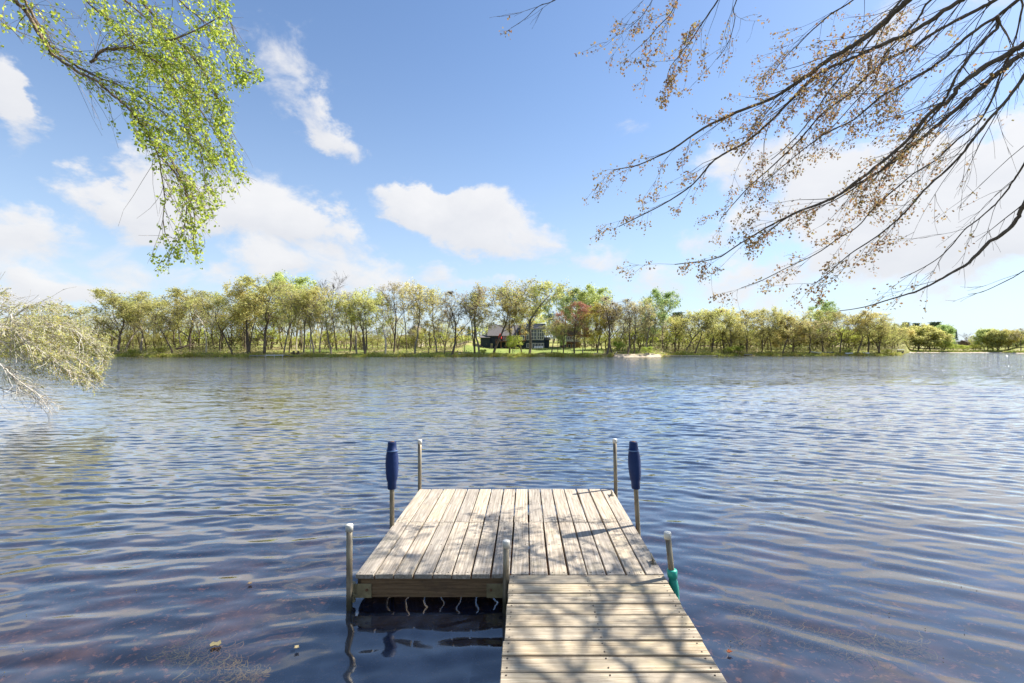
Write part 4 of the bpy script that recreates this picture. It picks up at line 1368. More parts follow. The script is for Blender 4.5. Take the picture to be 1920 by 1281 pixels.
class Twigs:
    def __init__(self, seed):
        self.rg = random.Random(seed); self.m = MB(); self.leafpos = []; self.leafsz = []

    def rv(self):
        g = self.rg.gauss
        return Vector((g(0, 1), g(0, 1), g(0, 1)))

    def grow(self, p, d, L, r, segs=4, wig=.12, droop=0.0, sides=4, rmin=.0012):
        pts = [p.copy()]; rads = [r]
        q = p.copy(); dd = d.normalized()
        for i in range(segs):
            dd = (dd + self.rv() * wig + Vector((0, 0, -droop))).normalized()
            q = q + dd * (L / segs); pts.append(q.copy()); rads.append(max(rmin, r * (1 - .75 * (i + 1) / segs)))
        self.m.tube(pts, rads, sides, cap=False)
        return pts, rads

    def at(self, pts, t):
        n = len(pts) - 1
        k = min(int(t * n), n - 1)
        return pts[k].lerp(pts[k + 1], t * n - k), (pts[k + 1] - pts[k]).normalized(), k


def in_poly(x, y, poly):
    c = False; j = len(poly) - 1
    for i in range(len(poly)):
        xi, yi = poly[i]; xj, yj = poly[j]
        if (yi > y) != (yj > y) and x < (xj - xi) * (y - yi) / (yj - yi) + xi: c = not c
        j = i
    return c


def to_px(p):
    return (CX + F * p.x / p.y, CY - F * (p.z - EYE) / p.y) if p.y > .3 else (-9999, -9999)


def build_maple():
    base = Vector((11.2, 3.6, 0.9))
    tree = thing('maple_tree', 'spring maple on the right bank whose dark bare limbs and tiny orange leaves hang in the upper right sky', 'tree', base)
    tree['label'] = 'maple on the right bank, dark limbs with tiny orange leaves filling the upper right sky'
    off = lambda pts: [p - base for p in pts]
    trunk = MB()
    tp, tr = smooth_line([Vector(q) - base for q in [(11.2, 3.6, .7), (11.1, 3.5, 2.2), (11.0, 3.7, 4.4), (11.2, 3.9, 7.0), (11.4, 3.6, 9.6), (11.2, 3.4, 12.5)]], [.34, .28, .25, .20, .14, .05], 4)
    trunk.tube(tp, tr, 14)
    trunk.build('trunk', 'maple_bark', tree, True)
    A = lambda z, r: [((11.15, 3.7, z), r)]
    limbs = [
        # course, Z start, Z end, px width start, end, trunk height, twig richness
        ([(1790, -70), (1705, 0), (1675, 25), (1640, 58), (1600, 85), (1560, 108), (1520, 137), (1480, 165), (1440, 188), (1380, 211), (1320, 240), (1260, 280), (1200, 308), (1150, 319)], 4.6, 6.2, 15, 1.6, 9.8, 1.1),
        ([(1870, -50), (1805, 0), (1770, 20), (1740, 42), (1700, 65), (1650, 85), (1610, 105), (1560, 125), (1520, 150), (1490, 180), (1440, 232), (1400, 265), (1340, 300), (1300, 345), (1240, 385), (1160, 425)], 4.9, 6.4, 11, 1.6, 9.0, 1.3),
        ([(1920, -30), (1865, 0), (1845, 12), (1790, 40), (1740, 68), (1710, 90), (1670, 108), (1630, 140), (1590, 178), (1540, 215), (1500, 262), (1450, 310), (1400, 355), (1350, 412)], 5.3, 6.8, 8, 1.3, 8.4, 1.1),
        ([(1960, -40), (1910, 0), (1870, 30), (1840, 50), (1800, 80), (1760, 118), (1700, 155), (1650, 183), (1600, 225), (1540, 255), (1480, 302), (1430, 345)], 4.4, 6.0, 8, 1.2, 8.2, 1.0),
        ([(1868, 30), (1873, 45), (1862, 60), (1840, 82), (1815, 110), (1795, 140), (1775, 180), (1760, 205), (1730, 240), (1700, 275), (1660, 312), (1610, 348), (1560, 378), (1500, 400)], 4.55, 5.9, 7, 1.5, None, .8),
        ([(1975, 50), (1920, 82), (1890, 100), (1840, 130), (1800, 160), (1780, 188), (1750, 207), (1720, 240), (1690, 275), (1650, 306), (1600, 345), (1550, 378), (1500, 395), (1450, 420), (1390, 455), (1340, 485), (1265, 496)], 4.3, 6.0, 12, 1.6, 7.2, 1.3),
        ([(1975, 70), (1920, 102), (1880, 130), (1850, 157), (1820, 182), (1790, 207), (1750, 242), (1710, 274), (1665, 312), (1620, 338), (1560, 372), (1480, 405), (1430, 445)], 4.7, 6.3, 12, 2.0, 6.9, .9),
        ([(1900, 90), (1880, 128), (1858, 190), (1832, 232), (1795, 262), (1755, 300), (1714, 325), (1684, 350), (1655, 375), (1630, 400), (1608, 425), (1574, 446), (1527, 478), (1480, 500), (1430, 525), (1390, 540)], 4.9, 6.2, 4, 1.3, None, .9),
        ([(1985, 60), (1920, 143), (1888, 188), (1850, 230), (1817, 272), (1785, 309), (1742, 347), (1705, 389), (1677, 417), (1635, 450), (1592, 478), (1545, 520), (1520, 535)], 4.2, 5.6, 8, 1.3, 6.3, 1.0),
        ([(1975, 230), (1920, 309), (1902, 337), (1878, 370), (1855, 394), (1827, 417), (1808, 431), (1789, 455), (1761, 483), (1724, 506), (1688, 522)], 4.0, 5.2, 5, 1.1, 5.2, .5),
        ([(1975, 300), (1920, 384), (1906, 412), (1883, 436), (1850, 459), (1817, 492), (1785, 511), (1752, 530), (1714, 548), (1667, 562), (1620, 576), (1574, 583)], 4.1, 5.3, 11, 1.2, 4.6, .12),
        ([(1990, 470), (1920, 508), (1900, 520), (1870, 535), (1840, 548), (1815, 552)], 4.3, 5.0, 3, .9, 4.0, .05),
        ([(1925, -30), (1918, 10), (1907, 60), (1895, 100), (1884, 130), (1862, 185), (1838, 225), (1800, 258), (1765, 290)], 4.8, 5.6, 4, 1.1, 9.0, .3),
        ([(1400, -70), (1347, 0), (1319, 40), (1300, 69), (1275, 103), (1256, 128), (1248, 160)], 4.6, 5.4, 4.2, 1.0, 11.2, 1.2),
        ([(1405, -60), (1381, 0), (1375, 19), (1378, 34), (1372, 62), (1362, 87), (1344, 112)], 5.0, 5.6, 3, .9, 11.4, .5),
        ([(1310, -60), (1270, 0), (1256, 28), (1234, 50), (1216, 72), (1184, 101)], 4.9, 5.5, 3.4, .9, 11.6, .9),
        ([(1250, -50), (1223, 0), (1203, 31), (1175, 56)], 5.1, 5.4, 2.4, .8, 11.9, .8),
        ([(1085, -40), (1040, 0), (1010, 12), (985, 35), (958, 53)], 4.9, 5.3, 2.6, .8, 12.0, .08),
        ([(1660, -60), (1600, 0), (1560, 25), (1525, 55), (1495, 85), (1470, 110), (1440, 150)], 5.4, 6.4, 4, 1.2, 11.0, 1.0),
        ([(1750, -50), (1690, 0), (1655, 45), (1620, 90), (1590, 130), (1555, 170), (1515, 230), (1480, 270), (1445, 300)], 5.8, 6.8, 6, 1.3, 10.6, 1.0),
        ([(1830, -60), (1745, 0), (1725, 30), (1700, 60), (1660, 100), (1640, 150), (1600, 195), (1560, 240)], 5.6, 6.6, 6, 1.3, 10.2, .8),
    ]
    tw = Twigs(21)
    rg = tw.rg
    trunk_pt = lambda z: Vector((11.1, 3.65, z))
    for (pts, z0, z1, w0, w1, tz, rich) in limbs:
        pre = None
        if tz:
            st = P(pts[0][0], pts[0][1], z0)
            tpz = trunk_pt(tz)
            r0 = w0 / 2 / F * z0
            mid = tpz.lerp(st, .55) + Vector((0, 0, .25))
            arch = lambda f: tpz.lerp(st, f) + Vector((0, 0, .5 * f * (1 - f)))
            pre = [(tuple(tpz), r0 * 2.2 + .02)] + [(tuple(arch(f)), r0 * (2.1 - 1.05 * f)) for f in (.25, .5, .72, .88)]
        lp, lr = trace(pts, z0, z1, w0, w1, pre, thick=.95)
        # natural unevenness
        for i in range(1, len(lp) - 1):
            lp[i] = lp[i] + tw.rv() * lr[i] * .25
            lr[i] *= rg.uniform(.9, 1.12)
        mb = MB(); mb.tube(off(lp), lr, 8)
        o = mb.build('branch', 'maple_bark', tree, True)
        # side shoots that run along the limb, then droop
        n = len(lp)
        start = 20 if pre else 0
        length = sum((lp[i + 1] - lp[i]).length for i in range(start, n - 1))
        cnt = int(length * 6.3 * (.5 + .5 * rich) * (.35 if rich < .2 else 1)) + 2
        for j in range(cnt):
            t = (j + rg.random()) / cnt
            k = start + int(t * (n - 1 - start)); k = min(k, n - 2)
            p = lp[k].lerp(lp[k + 1], rg.random()); d = (lp[k + 1] - lp[k]).normalized()
            low = rich < .2
            d2 = (d + tw.rv() * (.14 if low else .33) + Vector((0, .1, -.10 if rg.random() < .6 else .18))).normalized()
            L = rg.uniform(.35, 1.25) * (1.1 - .5 * t) * (.6 if low or pts[0][0] < 1420 else .88)
            pp, rr_ = tw.grow(p, d2, L, max(.0022, min(lr[k] * .35, .0055)), 6, .06 if low else .10, .0 if low else .025, 4)
            tips = [(pp, L)]
            for q in range(rg.randint(2, 4)):
                t2 = rg.uniform(.2, .95)
                sp, sd, kk = tw.at(pp, t2)
                s3, _ = tw.grow(sp, sd + tw.rv() * (.25 if low else .4) + Vector((0, 0, 0 if low else -.1)), L * rg.uniform(.25, .5), .0022, 4, .10, .0 if low else .03, 3)
                tips.append((s3, L * .4))
            for (tt, LL) in tips:
                end = tt[-1]
                ex, ey = to_px(end)
                # leaf clusters: at the tips and along the last third
                for c in range(4):
                    if rg.random() > rich * .66: continue
                    q = end if c == 0 else tw.at(tt, rg.uniform(.45, 1))[0]
                    qx, qy = to_px(q)
                    if qx > 1700 and rg.random() < min(.9, (qx - 1700) / 160 + .35): continue
                    for l in range(rg.randint(3, 8)):
                        tw.leafpos.append(q + tw.rv() * .028 + Vector((0, 0, -.012))); tw.leafsz.append(rg.uniform(.012, .031))
    tw.m.v = [(x - base.x, y - base.y, z - base.z) for x, y, z in tw.m.v]
    o = tw.m.build('twigs', 'maple_bark', tree, True); o['kind'] = 'stuff'
    pos = np.array([list(p - base) for p in tw.leafpos])
    nr = np.random.default_rng(4)
    me = scatter_leaves('leaves', *MAPLE, pos, np.array(tw.leafsz), (0, 0, .5), nr, 'maple_leaves', droop=.7)
    link('leaves', me, tree, kind='stuff')
    # limbs that carry the rest of the crown, above and behind the camera
    rest = Twigs(8)
    for i in range(9):
        a = R(60 + i * 34)
        p = Vector((0.1, 0, 4.5 + i * .75))
        d = Vector((math.cos(a + 3.6), -abs(math.sin(a)) - .2, .55))
        pp, rr_ = rest.grow(p, d, 3.4, .08, 7, .12, .02, 7, .02)
        for j in range(6):
            sp, sd, _ = rest.at(pp, rest.rg.uniform(.3, 1))
            rest.grow(sp, sd + rest.rv() * .5, 1.4, .02, 4, .15, .03, 4)
    rest.m.build('branch', 'maple_bark', tree, True)
    print('maple leaves', len(pos), 'twig verts', len(tw.m.v))


build_maple()


def build_birch():
    base = Vector((-9.0, 4.4, 0.85))
    tree = thing('birch_tree', 'birch on the left bank with drooping bright yellow-green foliage in the upper left sky', 'tree', base)
    trunk = MB()
    tp, tr = smooth_line([Vector((0, 0, -.2)), Vector((.1, 0, 2)), Vector((.3, .1, 5)), Vector((.5, 0, 8)), Vector((.6, -.1, 11.5))], [.22, .18, .15, .11, .04], 4)
    trunk.tube(tp, tr, 12); trunk.build('trunk', 'birch_bark', tree, True)
    off = lambda pts: [p - base for p in pts]
    limbs = [
        ([(-10, -70), (30, 0), (47, 19), (61, 40), (77, 70), (94, 94), (105, 108), (131, 124), (152, 138), (178, 150), (194, 164), (211, 178), (234, 197), (253, 217), (269, 239), (283, 264), (297, 292), (303, 330), (309, 372), (306, 410), (310, 440)], 5.0, 5.6, 9, 1.3, 8.2, 1.0),
        ([(10, -70), (45, 0), (60, 24), (72, 50), (84, 72), (97, 88), (112, 103), (135, 118), (160, 133), (188, 147), (220, 158), (250, 175), (290, 200), (330, 230), (370, 265), (395, 300)], 5.1, 6.0, 6, 1.2, 8.3, 1.1),
        ([(170, 118), (178, 112), (182, 102), (192, 94), (210, 92), (245, 90), (280, 108), (320, 140), (360, 185), (395, 235), (425, 290), (440, 330)], 5.5, 6.2, 5, 1.2, None, 1.2),
        ([(120, -60), (160, 0), (195, 30), (230, 60), (262, 95), (300, 140), (335, 190), (360, 240), (380, 300), (385, 350)], 5.8, 6.4, 4, 1.1, 9.2, 1.2),
        ([(220, -60), (270, 10), (310, 50), (350, 95), (385, 140), (410, 190), (425, 235)], 5.3, 6.0, 4, 1.1, 9.6, 1.2),
        ([(290, -50), (330, -5), (370, 30), (405, 60), (430, 100), (450, 130), (480, 138)], 5.5, 6.0, 3.5, 1.0, 9.9, 1.1),
        ([(310, 76), (335, 70), (360, 60), (385, 47), (415, 30)], 5.4, 5.6, 3.4, 1.6, None, .6),
        ([(180, -60), (235, 0), (280, 40), (300, 70), (330, 110), (350, 150), (355, 200)], 6.2, 6.8, 4, 1.1, 9.0, 1.2),
        ([(360, -60), (390, -20), (415, 10), (432, 40), (440, 70)], 5.9, 6.3, 3, 1.0, 10.1, 1.1),
        ([(250, 215), (262, 232), (290, 262), (320, 300), (345, 350), (350, 400), (340, 440), (320, 475)], 5.4, 5.7, 3, 1.0, None, 1.2),
        ([(300, 292), (325, 320), (350, 360), (365, 410), (362, 450), (370, 485)], 5.5, 5.8, 2.4, .9, None, 1.0),
        ([(-60, -20), (-20, 20), (15, 50), (40, 62)], 4.6, 4.9, 2.5, .9, 7.6, .8),
    ]
    poly = [(-80, -90), (480, -90), (462, 10), (440, 45), (442, 90), (470, 105), (510, 150), (470, 165), (438, 190), (436, 230), (446, 262), (455, 295), (470, 330), (485, 365), (455, 380), (425, 385), (410, 430), (385, 455), (380, 505), (345, 490), (300, 535), (215, 515), (262, 480), (285, 430), (298, 360), (262, 310), (240, 292), (165, 262), (205, 215), (160, 180), (130, 130), (95, 118), (70, 95), (30, 110), (-60, 110)]
    tw = Twigs(33); rg = tw.rg
    for (pts, z0, z1, w0, w1, tz, rich) in limbs:
        pre = None
        if tz:
            st = P(pts[0][0], pts[0][1], z0); tpz = base + Vector((.45, 0, tz - .5)); r0 = w0 / 2 / F * z0
            pre = [(tuple(tpz), r0 * 1.8 + .01), (tuple(tpz.lerp(st, .35)), r0 * 1.5), (tuple(tpz.lerp(st, .65)), r0 * 1.3), (tuple(tpz.lerp(st, .87)), r0 * 1.1)]
        lp, lr = trace(pts, z0, z1, w0, w1, pre)
        for i in range(1, len(lp) - 1):
            lp[i] = lp[i] + tw.rv() * lr[i] * .3
        mb = MB(); mb.tube(off(lp), lr, 8); mb.build('branch', 'birch_bark', tree, True)
        n = len(lp); start = 16 if pre else 0
        length = sum((lp[i + 1] - lp[i]).length for i in range(start, n - 1))
        cnt = int(length * 24 * rich)
        for j in range(cnt):
            t = (j + rg.random()) / cnt
            k = min(start + int(t * (n - 1 - start)), n - 2)
            p = lp[k].lerp(lp[k + 1], rg.random()); d = (lp[k + 1] - lp[k]).normalized()
            # leaves keep to the outer, right-hand side of the older wood
            d2 = (d * .9 + tw.rv() * .38 + Vector((.28, .05, .12 if rg.random() < .45 else -.15))).normalized()
            L = rg.uniform(.3, 1.05)
            for _try in range(3):
                ex, ey = to_px(p + d2 * L * .85 + Vector((0, 0, -.3 * L)))
                if in_poly(ex, ey, poly): break
                L *= .6
            else:
                if ey > -20: continue
            pp, _ = tw.grow(p, d2, L, .0032, 5, .12, .10, 3)
            runs = [pp]
            for q in range(rg.randint(1, 3)):
                sp, sd, kk = tw.at(pp, rg.uniform(.25, .95))
                d3 = (sd + tw.rv() * .45 + Vector((0, 0, -.25))).normalized(); L3 = L * rg.uniform(.3, .6)
                ex, ey = to_px(sp + d3 * L3 + Vector((0, 0, -.2 * L3)))
                if not in_poly(ex, ey, poly): continue
                s3, _ = tw.grow(sp, d3, L3, .0018, 4, .14, .14, 3)
                runs.append(s3)
            for rn in runs:
                for q in range(rg.randint(5, 11)):
                    c, cd, _ = tw.at(rn, rg.uniform(.1, 1))
                    x, y = to_px(c)
                    if not in_poly(x + rg.gauss(0, 7), y + rg.gauss(0, 7), poly): continue
                    # sparser on the tail
                    if y > 300 and rg.random() < .38: continue
                    if (x < 160 or (x < 240 and y > 60)) and rg.random() < .72: continue
                    if rg.random() < .22: continue
                    for l in range(rg.randint(1, 3)):
                        tw.leafpos.append(c + tw.rv() * .022 + Vector((0, 0, -.012))); tw.leafsz.append(rg.uniform(.016, .042))
    tw.m.v = [(x - base.x, y - base.y, z - base.z) for x, y, z in tw.m.v]
    o = tw.m.build('twigs', 'birch_bark', tree, True); o['kind'] = 'stuff'
    pos = np.array([list(p - base) for p in tw.leafpos])
    me = scatter_leaves('leaves', *BIRCH, pos, np.array(tw.leafsz), (0, 0, .3), np.random.default_rng(6), 'birch_leaves', droop=.55)
    link('leaves', me, tree, kind='stuff')
    print('birch leaves', len(pos))


build_birch()


def build_silver():
    base = Vector((-21.5, 15.5, 0.9))
    tree = thing('willow_tree', 'pale silvery willow arching its whitish twigs over the water at the left edge', 'tree', base)
    off = lambda pts: [p - base for p in pts]
    trunk = MB()
    tp, tr = smooth_line([Vector((-1.2, 0, -.2)), Vector((-.4, 0, 1)), Vector((.5, .1, 2.2)), Vector((1.5, 0, 3.2))], [.26, .22, .17, .12], 4)
    trunk.tube(tp, tr, 12); trunk.build('trunk', 'silver_bark', tree, True)
    limbs = [
        ([(-60, 600), (0, 608), (40, 606), (80, 606), (120, 614), (150, 630), (180, 655), (200, 680)], 15.5, 16.0, 4, 1.2),
        ([(-60, 625), (0, 625), (30, 623), (60, 632), (90, 645), (120, 660), (150, 678), (175, 695), (190, 715)], 15.2, 15.6, 4, 1.2),
        ([(-60, 600), (0, 612), (30, 625), (60, 648), (90, 668), (120, 690), (150, 705)], 14.8, 15.1, 3, 1.1),
        ([(-60, 650), (0, 684), (18, 700), (40, 718), (58, 732), (74, 742), (88, 752)], 14.2, 14.4, 3.4, 1.0),
        ([(-60, 705), (0, 727), (20, 732), (45, 738), (60, 742), (80, 755)], 14.4, 14.6, 3, 1.0),
        ([(-50, 640), (0, 655), (20, 648), (35, 640)], 15, 15.2, 2.4, 1.0),
        ([(-40, 610), (25, 592), (45, 580), (62, 572), (85, 570), (112, 574)], 16, 16.3, 2, .9),
        ([(20, 590), (21, 625), (20, 660), (18, 690), (16, 715)], 15.4, 15.4, 2.8, 1.2),
        ([(0, 640), (25, 645), (40, 655), (42, 668), (60, 672)], 15, 15, 2.0, .9),
        ([(-60, 560), (0, 550), (10, 545), (20, 540)], 16.5, 16.8, 2.0, .8),
        ([(-60, 590), (0, 580), (40, 590), (90, 600), (140, 612), (170, 640)], 16.4, 16.8, 3, 1.1),
        ([(-40, 660), (10, 690), (30, 715), (50, 735)], 15.6, 15.8, 2.4, 1.0),
    ]
    poly = [(-80, 520), (12, 525), (22, 560), (60, 572), (105, 560), (130, 575), (160, 588), (190, 608), (208, 635), (215, 660), (208, 690), (200, 700), (190, 735), (165, 738), (150, 722), (115, 720), (90, 738), (60, 742), (20, 725), (-80, 740)]
    tw = Twigs(55); rg = tw.rg
    for gi, (pts, z0, z1, w0, w1) in enumerate(limbs):
        lp, lr = trace(pts, z0, z1, w0, w1, [(tuple(base + Vector((1.2, 0, 2.9))), .07)] if pts[0][0] < -50 else None)
        for i in range(1, len(lp) - 1): lp[i] = lp[i] + tw.rv() * lr[i] * .4
        mb = MB(); mb.tube(off(lp), lr, 6); mb.build('branch', 'silver_bark', tree, True)
        n = len(lp)
        length = sum((lp[i + 1] - lp[i]).length for i in range(n - 1))
        bare = gi in (3, 4, 7)
        cnt = int(length * (5 if bare else 17))
        for j in range(cnt):
            t = (j + rg.random()) / cnt
            k = min(int(t * (n - 1)), n - 2)
            p = lp[k].lerp(lp[k + 1], rg.random()); d = (lp[k + 1] - lp[k]).normalized()
            d2 = (d + tw.rv() * .42 + Vector((.25, 0, -.05))).normalized()
            L = rg.uniform(.4, 1.3)
            if not bare:
                ex, ey = to_px(p + d2 * L * .9 + Vector((0, 0, -.2 * L)))
                if not in_poly(ex, ey, poly): L *= .45
                ex, ey = to_px(p + d2 * L * .9 + Vector((0, 0, -.2 * L)))
                if not in_poly(ex, ey, poly): continue
            elif p.z < .9: L *= .5
            pp, _ = tw.grow(p, d2, L, .009 if not bare else .009, 5, .12, .08, 3, .005)
            runs = [pp]
            for q in range(2):
                sp, sd, kk = tw.at(pp, rg.uniform(.25, .95))
                s3, _ = tw.grow(sp, sd + tw.rv() * .5, L * .45, .006, 3, .15, .12, 3, .0035)
                runs.append(s3)
            if bare: continue
            for rn in runs:
                for q in range(rg.randint(2, 5)):
                    c, cd, _ = tw.at(rn, rg.uniform(.2, 1))
                    x, y = to_px(c)
                    if not in_poly(x + rg.gauss(0, 4), y + rg.gauss(0, 4), poly): continue
                    if x < 60 and rg.random() < .45: continue
                    if y > 705 and rg.random() < .4: continue
                    for l in range(rg.randint(2, 4)):
                        tw.leafpos.append(c + tw.rv() * .03); tw.leafsz.append(rg.uniform(.04, .09))
    tw.m.v = [(x - base.x, y - base.y, z - base.z) for x, y, z in tw.m.v]
    o = tw.m.build('twigs', 'silver_bark', tree, True); o['kind'] = 'stuff'
    pos = np.array([list(p - base) for p in tw.leafpos])
    L2 = ([(0, 0, 0), (.24, .4, .05), (0, 1, 0), (-.24, .4, .05)], [(0, 1, 2, 3)])
    me = scatter_leaves('leaves', *L2, pos, np.array(tw.leafsz), (0, 0, .4), np.random.default_rng(16), 'silver_leaves', droop=.3)
    link('leaves', me, tree, kind='stuff')
    print('silver leaves', len(pos))


build_silver()


# ------------------------------------------------------------------ houses, piers and small things across the lake
def mat_siding(name, col, pitch=0.18):
    t = NT(name)
    ob = t.obj()
    w = t.node('ShaderNodeTexWave'); w.wave_type = 'BANDS'; w.bands_direction = 'Z'; w.wave_profile = 'SAW'
    w.inputs['Scale'].default_value = 1 / pitch / 6.2832 * 2 * math.pi / 2
    t.l.new(ob, w.inputs[0])
    n = t.noise(ob, 1.5, 4)
    c = t.mix(n, tuple(k * .8 for k in col), tuple(min(1, k * 1.2) for k in col))
    t.principled(c, .7, 0, .3, t.bump(w.outputs[0], .6, .03))
    M[name] = t.m


mat_siding('navy_siding', (0.030, 0.045, 0.075))
mat_siding('cream_siding', (0.55, 0.48, 0.38))
mat_siding('brown_siding', (0.20, 0.13, 0.10))
mat_siding('grey_siding', (0.12, 0.12, 0.12))
mat_simple('slate_roof', (0.13, 0.12, 0.115), (0.18, 0.165, 0.16), 3, .9, bump=.3)
mat_simple('brown_roof', (0.12, 0.09, 0.075), (0.17, 0.13, 0.11), 3, .9)
mat_simple('grey_roof', (0.13, 0.14, 0.13), (0.18, 0.19, 0.18), 3, .9)
mat_simple('window_trim', (0.72, 0.70, 0.64), (0.78, 0.76, 0.70), 2, .6)
mat_simple('cedar', (0.26, 0.13, 0.08), (0.34, 0.18, 0.11), 3, .7)
mat_simple('deck_red', (0.12, 0.055, 0.045), (0.17, 0.08, 0.065), 3, .8)
mat_simple('dark_glass', (0.03, 0.04, 0.05), (0.05, 0.06, 0.07), 1, .12, spec=.8)
mat_simple('beige_door', (0.42, 0.36, 0.27), (0.46, 0.40, 0.30), 2, .7)
mat_simple('red_fabric', (0.62, 0.03, 0.02), (0.55, 0.025, 0.02), 2, .8)
mat_simple('white_paint', (0.78, 0.77, 0.73), (0.72, 0.71, 0.67), 3, .5)
mat_simple('grey_deck', (0.34, 0.32, 0.28), (0.42, 0.39, 0.34), 3, .8)
mat_simple('dark_hull', (0.05, 0.06, 0.07), (0.08, 0.09, 0.10), 3, .5)
mat_simple('brown_chair', (0.10, 0.07, 0.055), (0.13, 0.09, 0.07), 5, .8)
mat_simple('rock', (0.34, 0.30, 0.27), (0.48, 0.43, 0.39), 3, .9, bump=.4)
mat_simple('log_bark', (0.10, 0.07, 0.05), (0.16, 0.12, 0.09), 4, .9)


def house_origin(px, Z, z=None):
    """a frame whose x runs right and y away from the lake"""
    return Vector(((px - CX) / F * Z, Z, z if z is not None else ground_z(px, Z)))


class Bld:
    """builds parts of one building; x,z from photo px on the facade plane at distance Z"""
    def __init__(self, name, label, cat, px, Z, zfloor=None):
        self.o = house_origin(px, Z, zfloor); self.Z = Z
        self.t = thing(name, label, cat, self.o)

    def X(self, px): return (px - CX) / F * self.Z - self.o.x
    def H(self, py): return EYE - (py - CY) / F * self.Z - self.o.z

    def wall(self, x0, x1, y0, y1, mat, d0=0.0, depth=8.0, name='wall'):
        m = MB(); m.box(self.X(x0), self.X(x1), d0, d0 + depth, self.H(y1), self.H(y0))
        return m.build(name, mat, self.t)

    def gable_side(self, x0, x1, y_eave, y_ridge, d0, depth, mat, over=.4, name='roof', th=.18):
        """ridge parallel to the facade"""
        m = MB(); a, b = self.X(x0) - over, self.X(x1) + over
        ze, zr = self.H(y_eave), self.H(y_ridge); mid = d0 + depth / 2
        for s, (ya, yb) in enumerate(((d0 - over, mid), (d0 + depth + over, mid))):
            dz = -over * (zr - ze) / (depth / 2)
            m.quad_prism([(a, ya, ze + dz), (b, ya, ze + dz), (b, yb, zr), (a, yb, zr)], [(a, ya, ze + dz + th), (b, ya, ze + dz + th), (b, yb, zr + th), (a, yb, zr + th)])
        # end triangles
        for x in (self.X(x0) + .01, self.X(x1) - .13):
            m.quad_prism([(x, d0, ze), (x + .12, d0, ze), (x + .12, mid, zr), (x, mid, zr)], [(x, d0 + depth, ze), (x + .12, d0 + depth, ze), (x + .12, mid + .01, zr), (x, mid + .01, zr)])
        return m.build(name, mat, self.t)

    def gable_front(self, x0, x1, y_eave, y_ridge, d0, depth, mat, face_mat, over=.35, th=.18):
        a, b = self.X(x0), self.X(x1); ze, zr = self.H(y_eave), self.H(y_ridge); mid = (a + b) / 2
        f = MB(); f.quad_prism([(a, d0, ze), (b, d0, ze), (mid, d0, zr)], [(a, d0 + .2, ze), (b, d0 + .2, ze), (mid, d0 + .2, zr)])
        f.build('gable', face_mat, self.t)
        m = MB(); k = (zr - ze) / ((b - a) / 2)
        for s, e in ((-1, a), (1, b)):
            ex, ez = e + s * over, ze - over * k
            lo = [(ex, d0 - over, ez), (mid, d0 - over, zr), (mid, d0 + depth, zr), (ex, d0 + depth, ez)]
            if s > 0: lo = lo[::-1]
            m.quad_prism(lo, [(x, y, z + th) for x, y, z in lo])
        return m.build('roof', mat, self.t)

    def window(self, x0, x1, y0, y1, d=0.0, trim='window_trim', cols=1, rows=1, name='window', fw=.14):
        a, b, zt, zb = self.X(x0), self.X(x1), self.H(y0), self.H(y1)
        m = MB()
        m.box(a, b, d - .10, d - .004, zb, zb + fw); m.box(a, b, d - .10, d - .004, zt - fw, zt)
        xs = [a + (b - a) * i / cols for i in range(cols + 1)]
        for i, x in enumerate(xs):
            x_ = min(max(x - fw / 2, a), b - fw)
            m.box(x_, x_ + fw, d - .098, d - .006, zb + fw, zt - fw)
        for r in range(1, rows):
            z = zb + (zt - zb) * r / rows
            m.box(a + fw, b - fw, d - .094, d - .01, z - .05, z + .05)
        f = m.build(name, trim, self.t)
        for i in range(cols):
            g = MB(); g.box(xs[i] + fw * .5, xs[i + 1] - fw * .5, d - .05, d - .02, zb + fw * .6, zt - fw * .6)
            g.build('pane', 'dark_glass', f)
        return f


def railing(B, x0, x1, y_top, y_bot, d, mat, name='railing', step=.35):
    m = MB(); a, b, zt, zb = B.X(x0), B.X(x1), B.H(y_top), B.H(y_bot)
    m.box(a, b, d - .05, d + .05, zt - .1, zt); m.box(a, b, d - .04, d + .04, zb + .1, zb + .18)
    x = a
    while x < b:
        m.box(x, x + .06, d - .03, d + .03, zb + .18, zt - .1); x += step
    return m.build(name, mat, B.t)


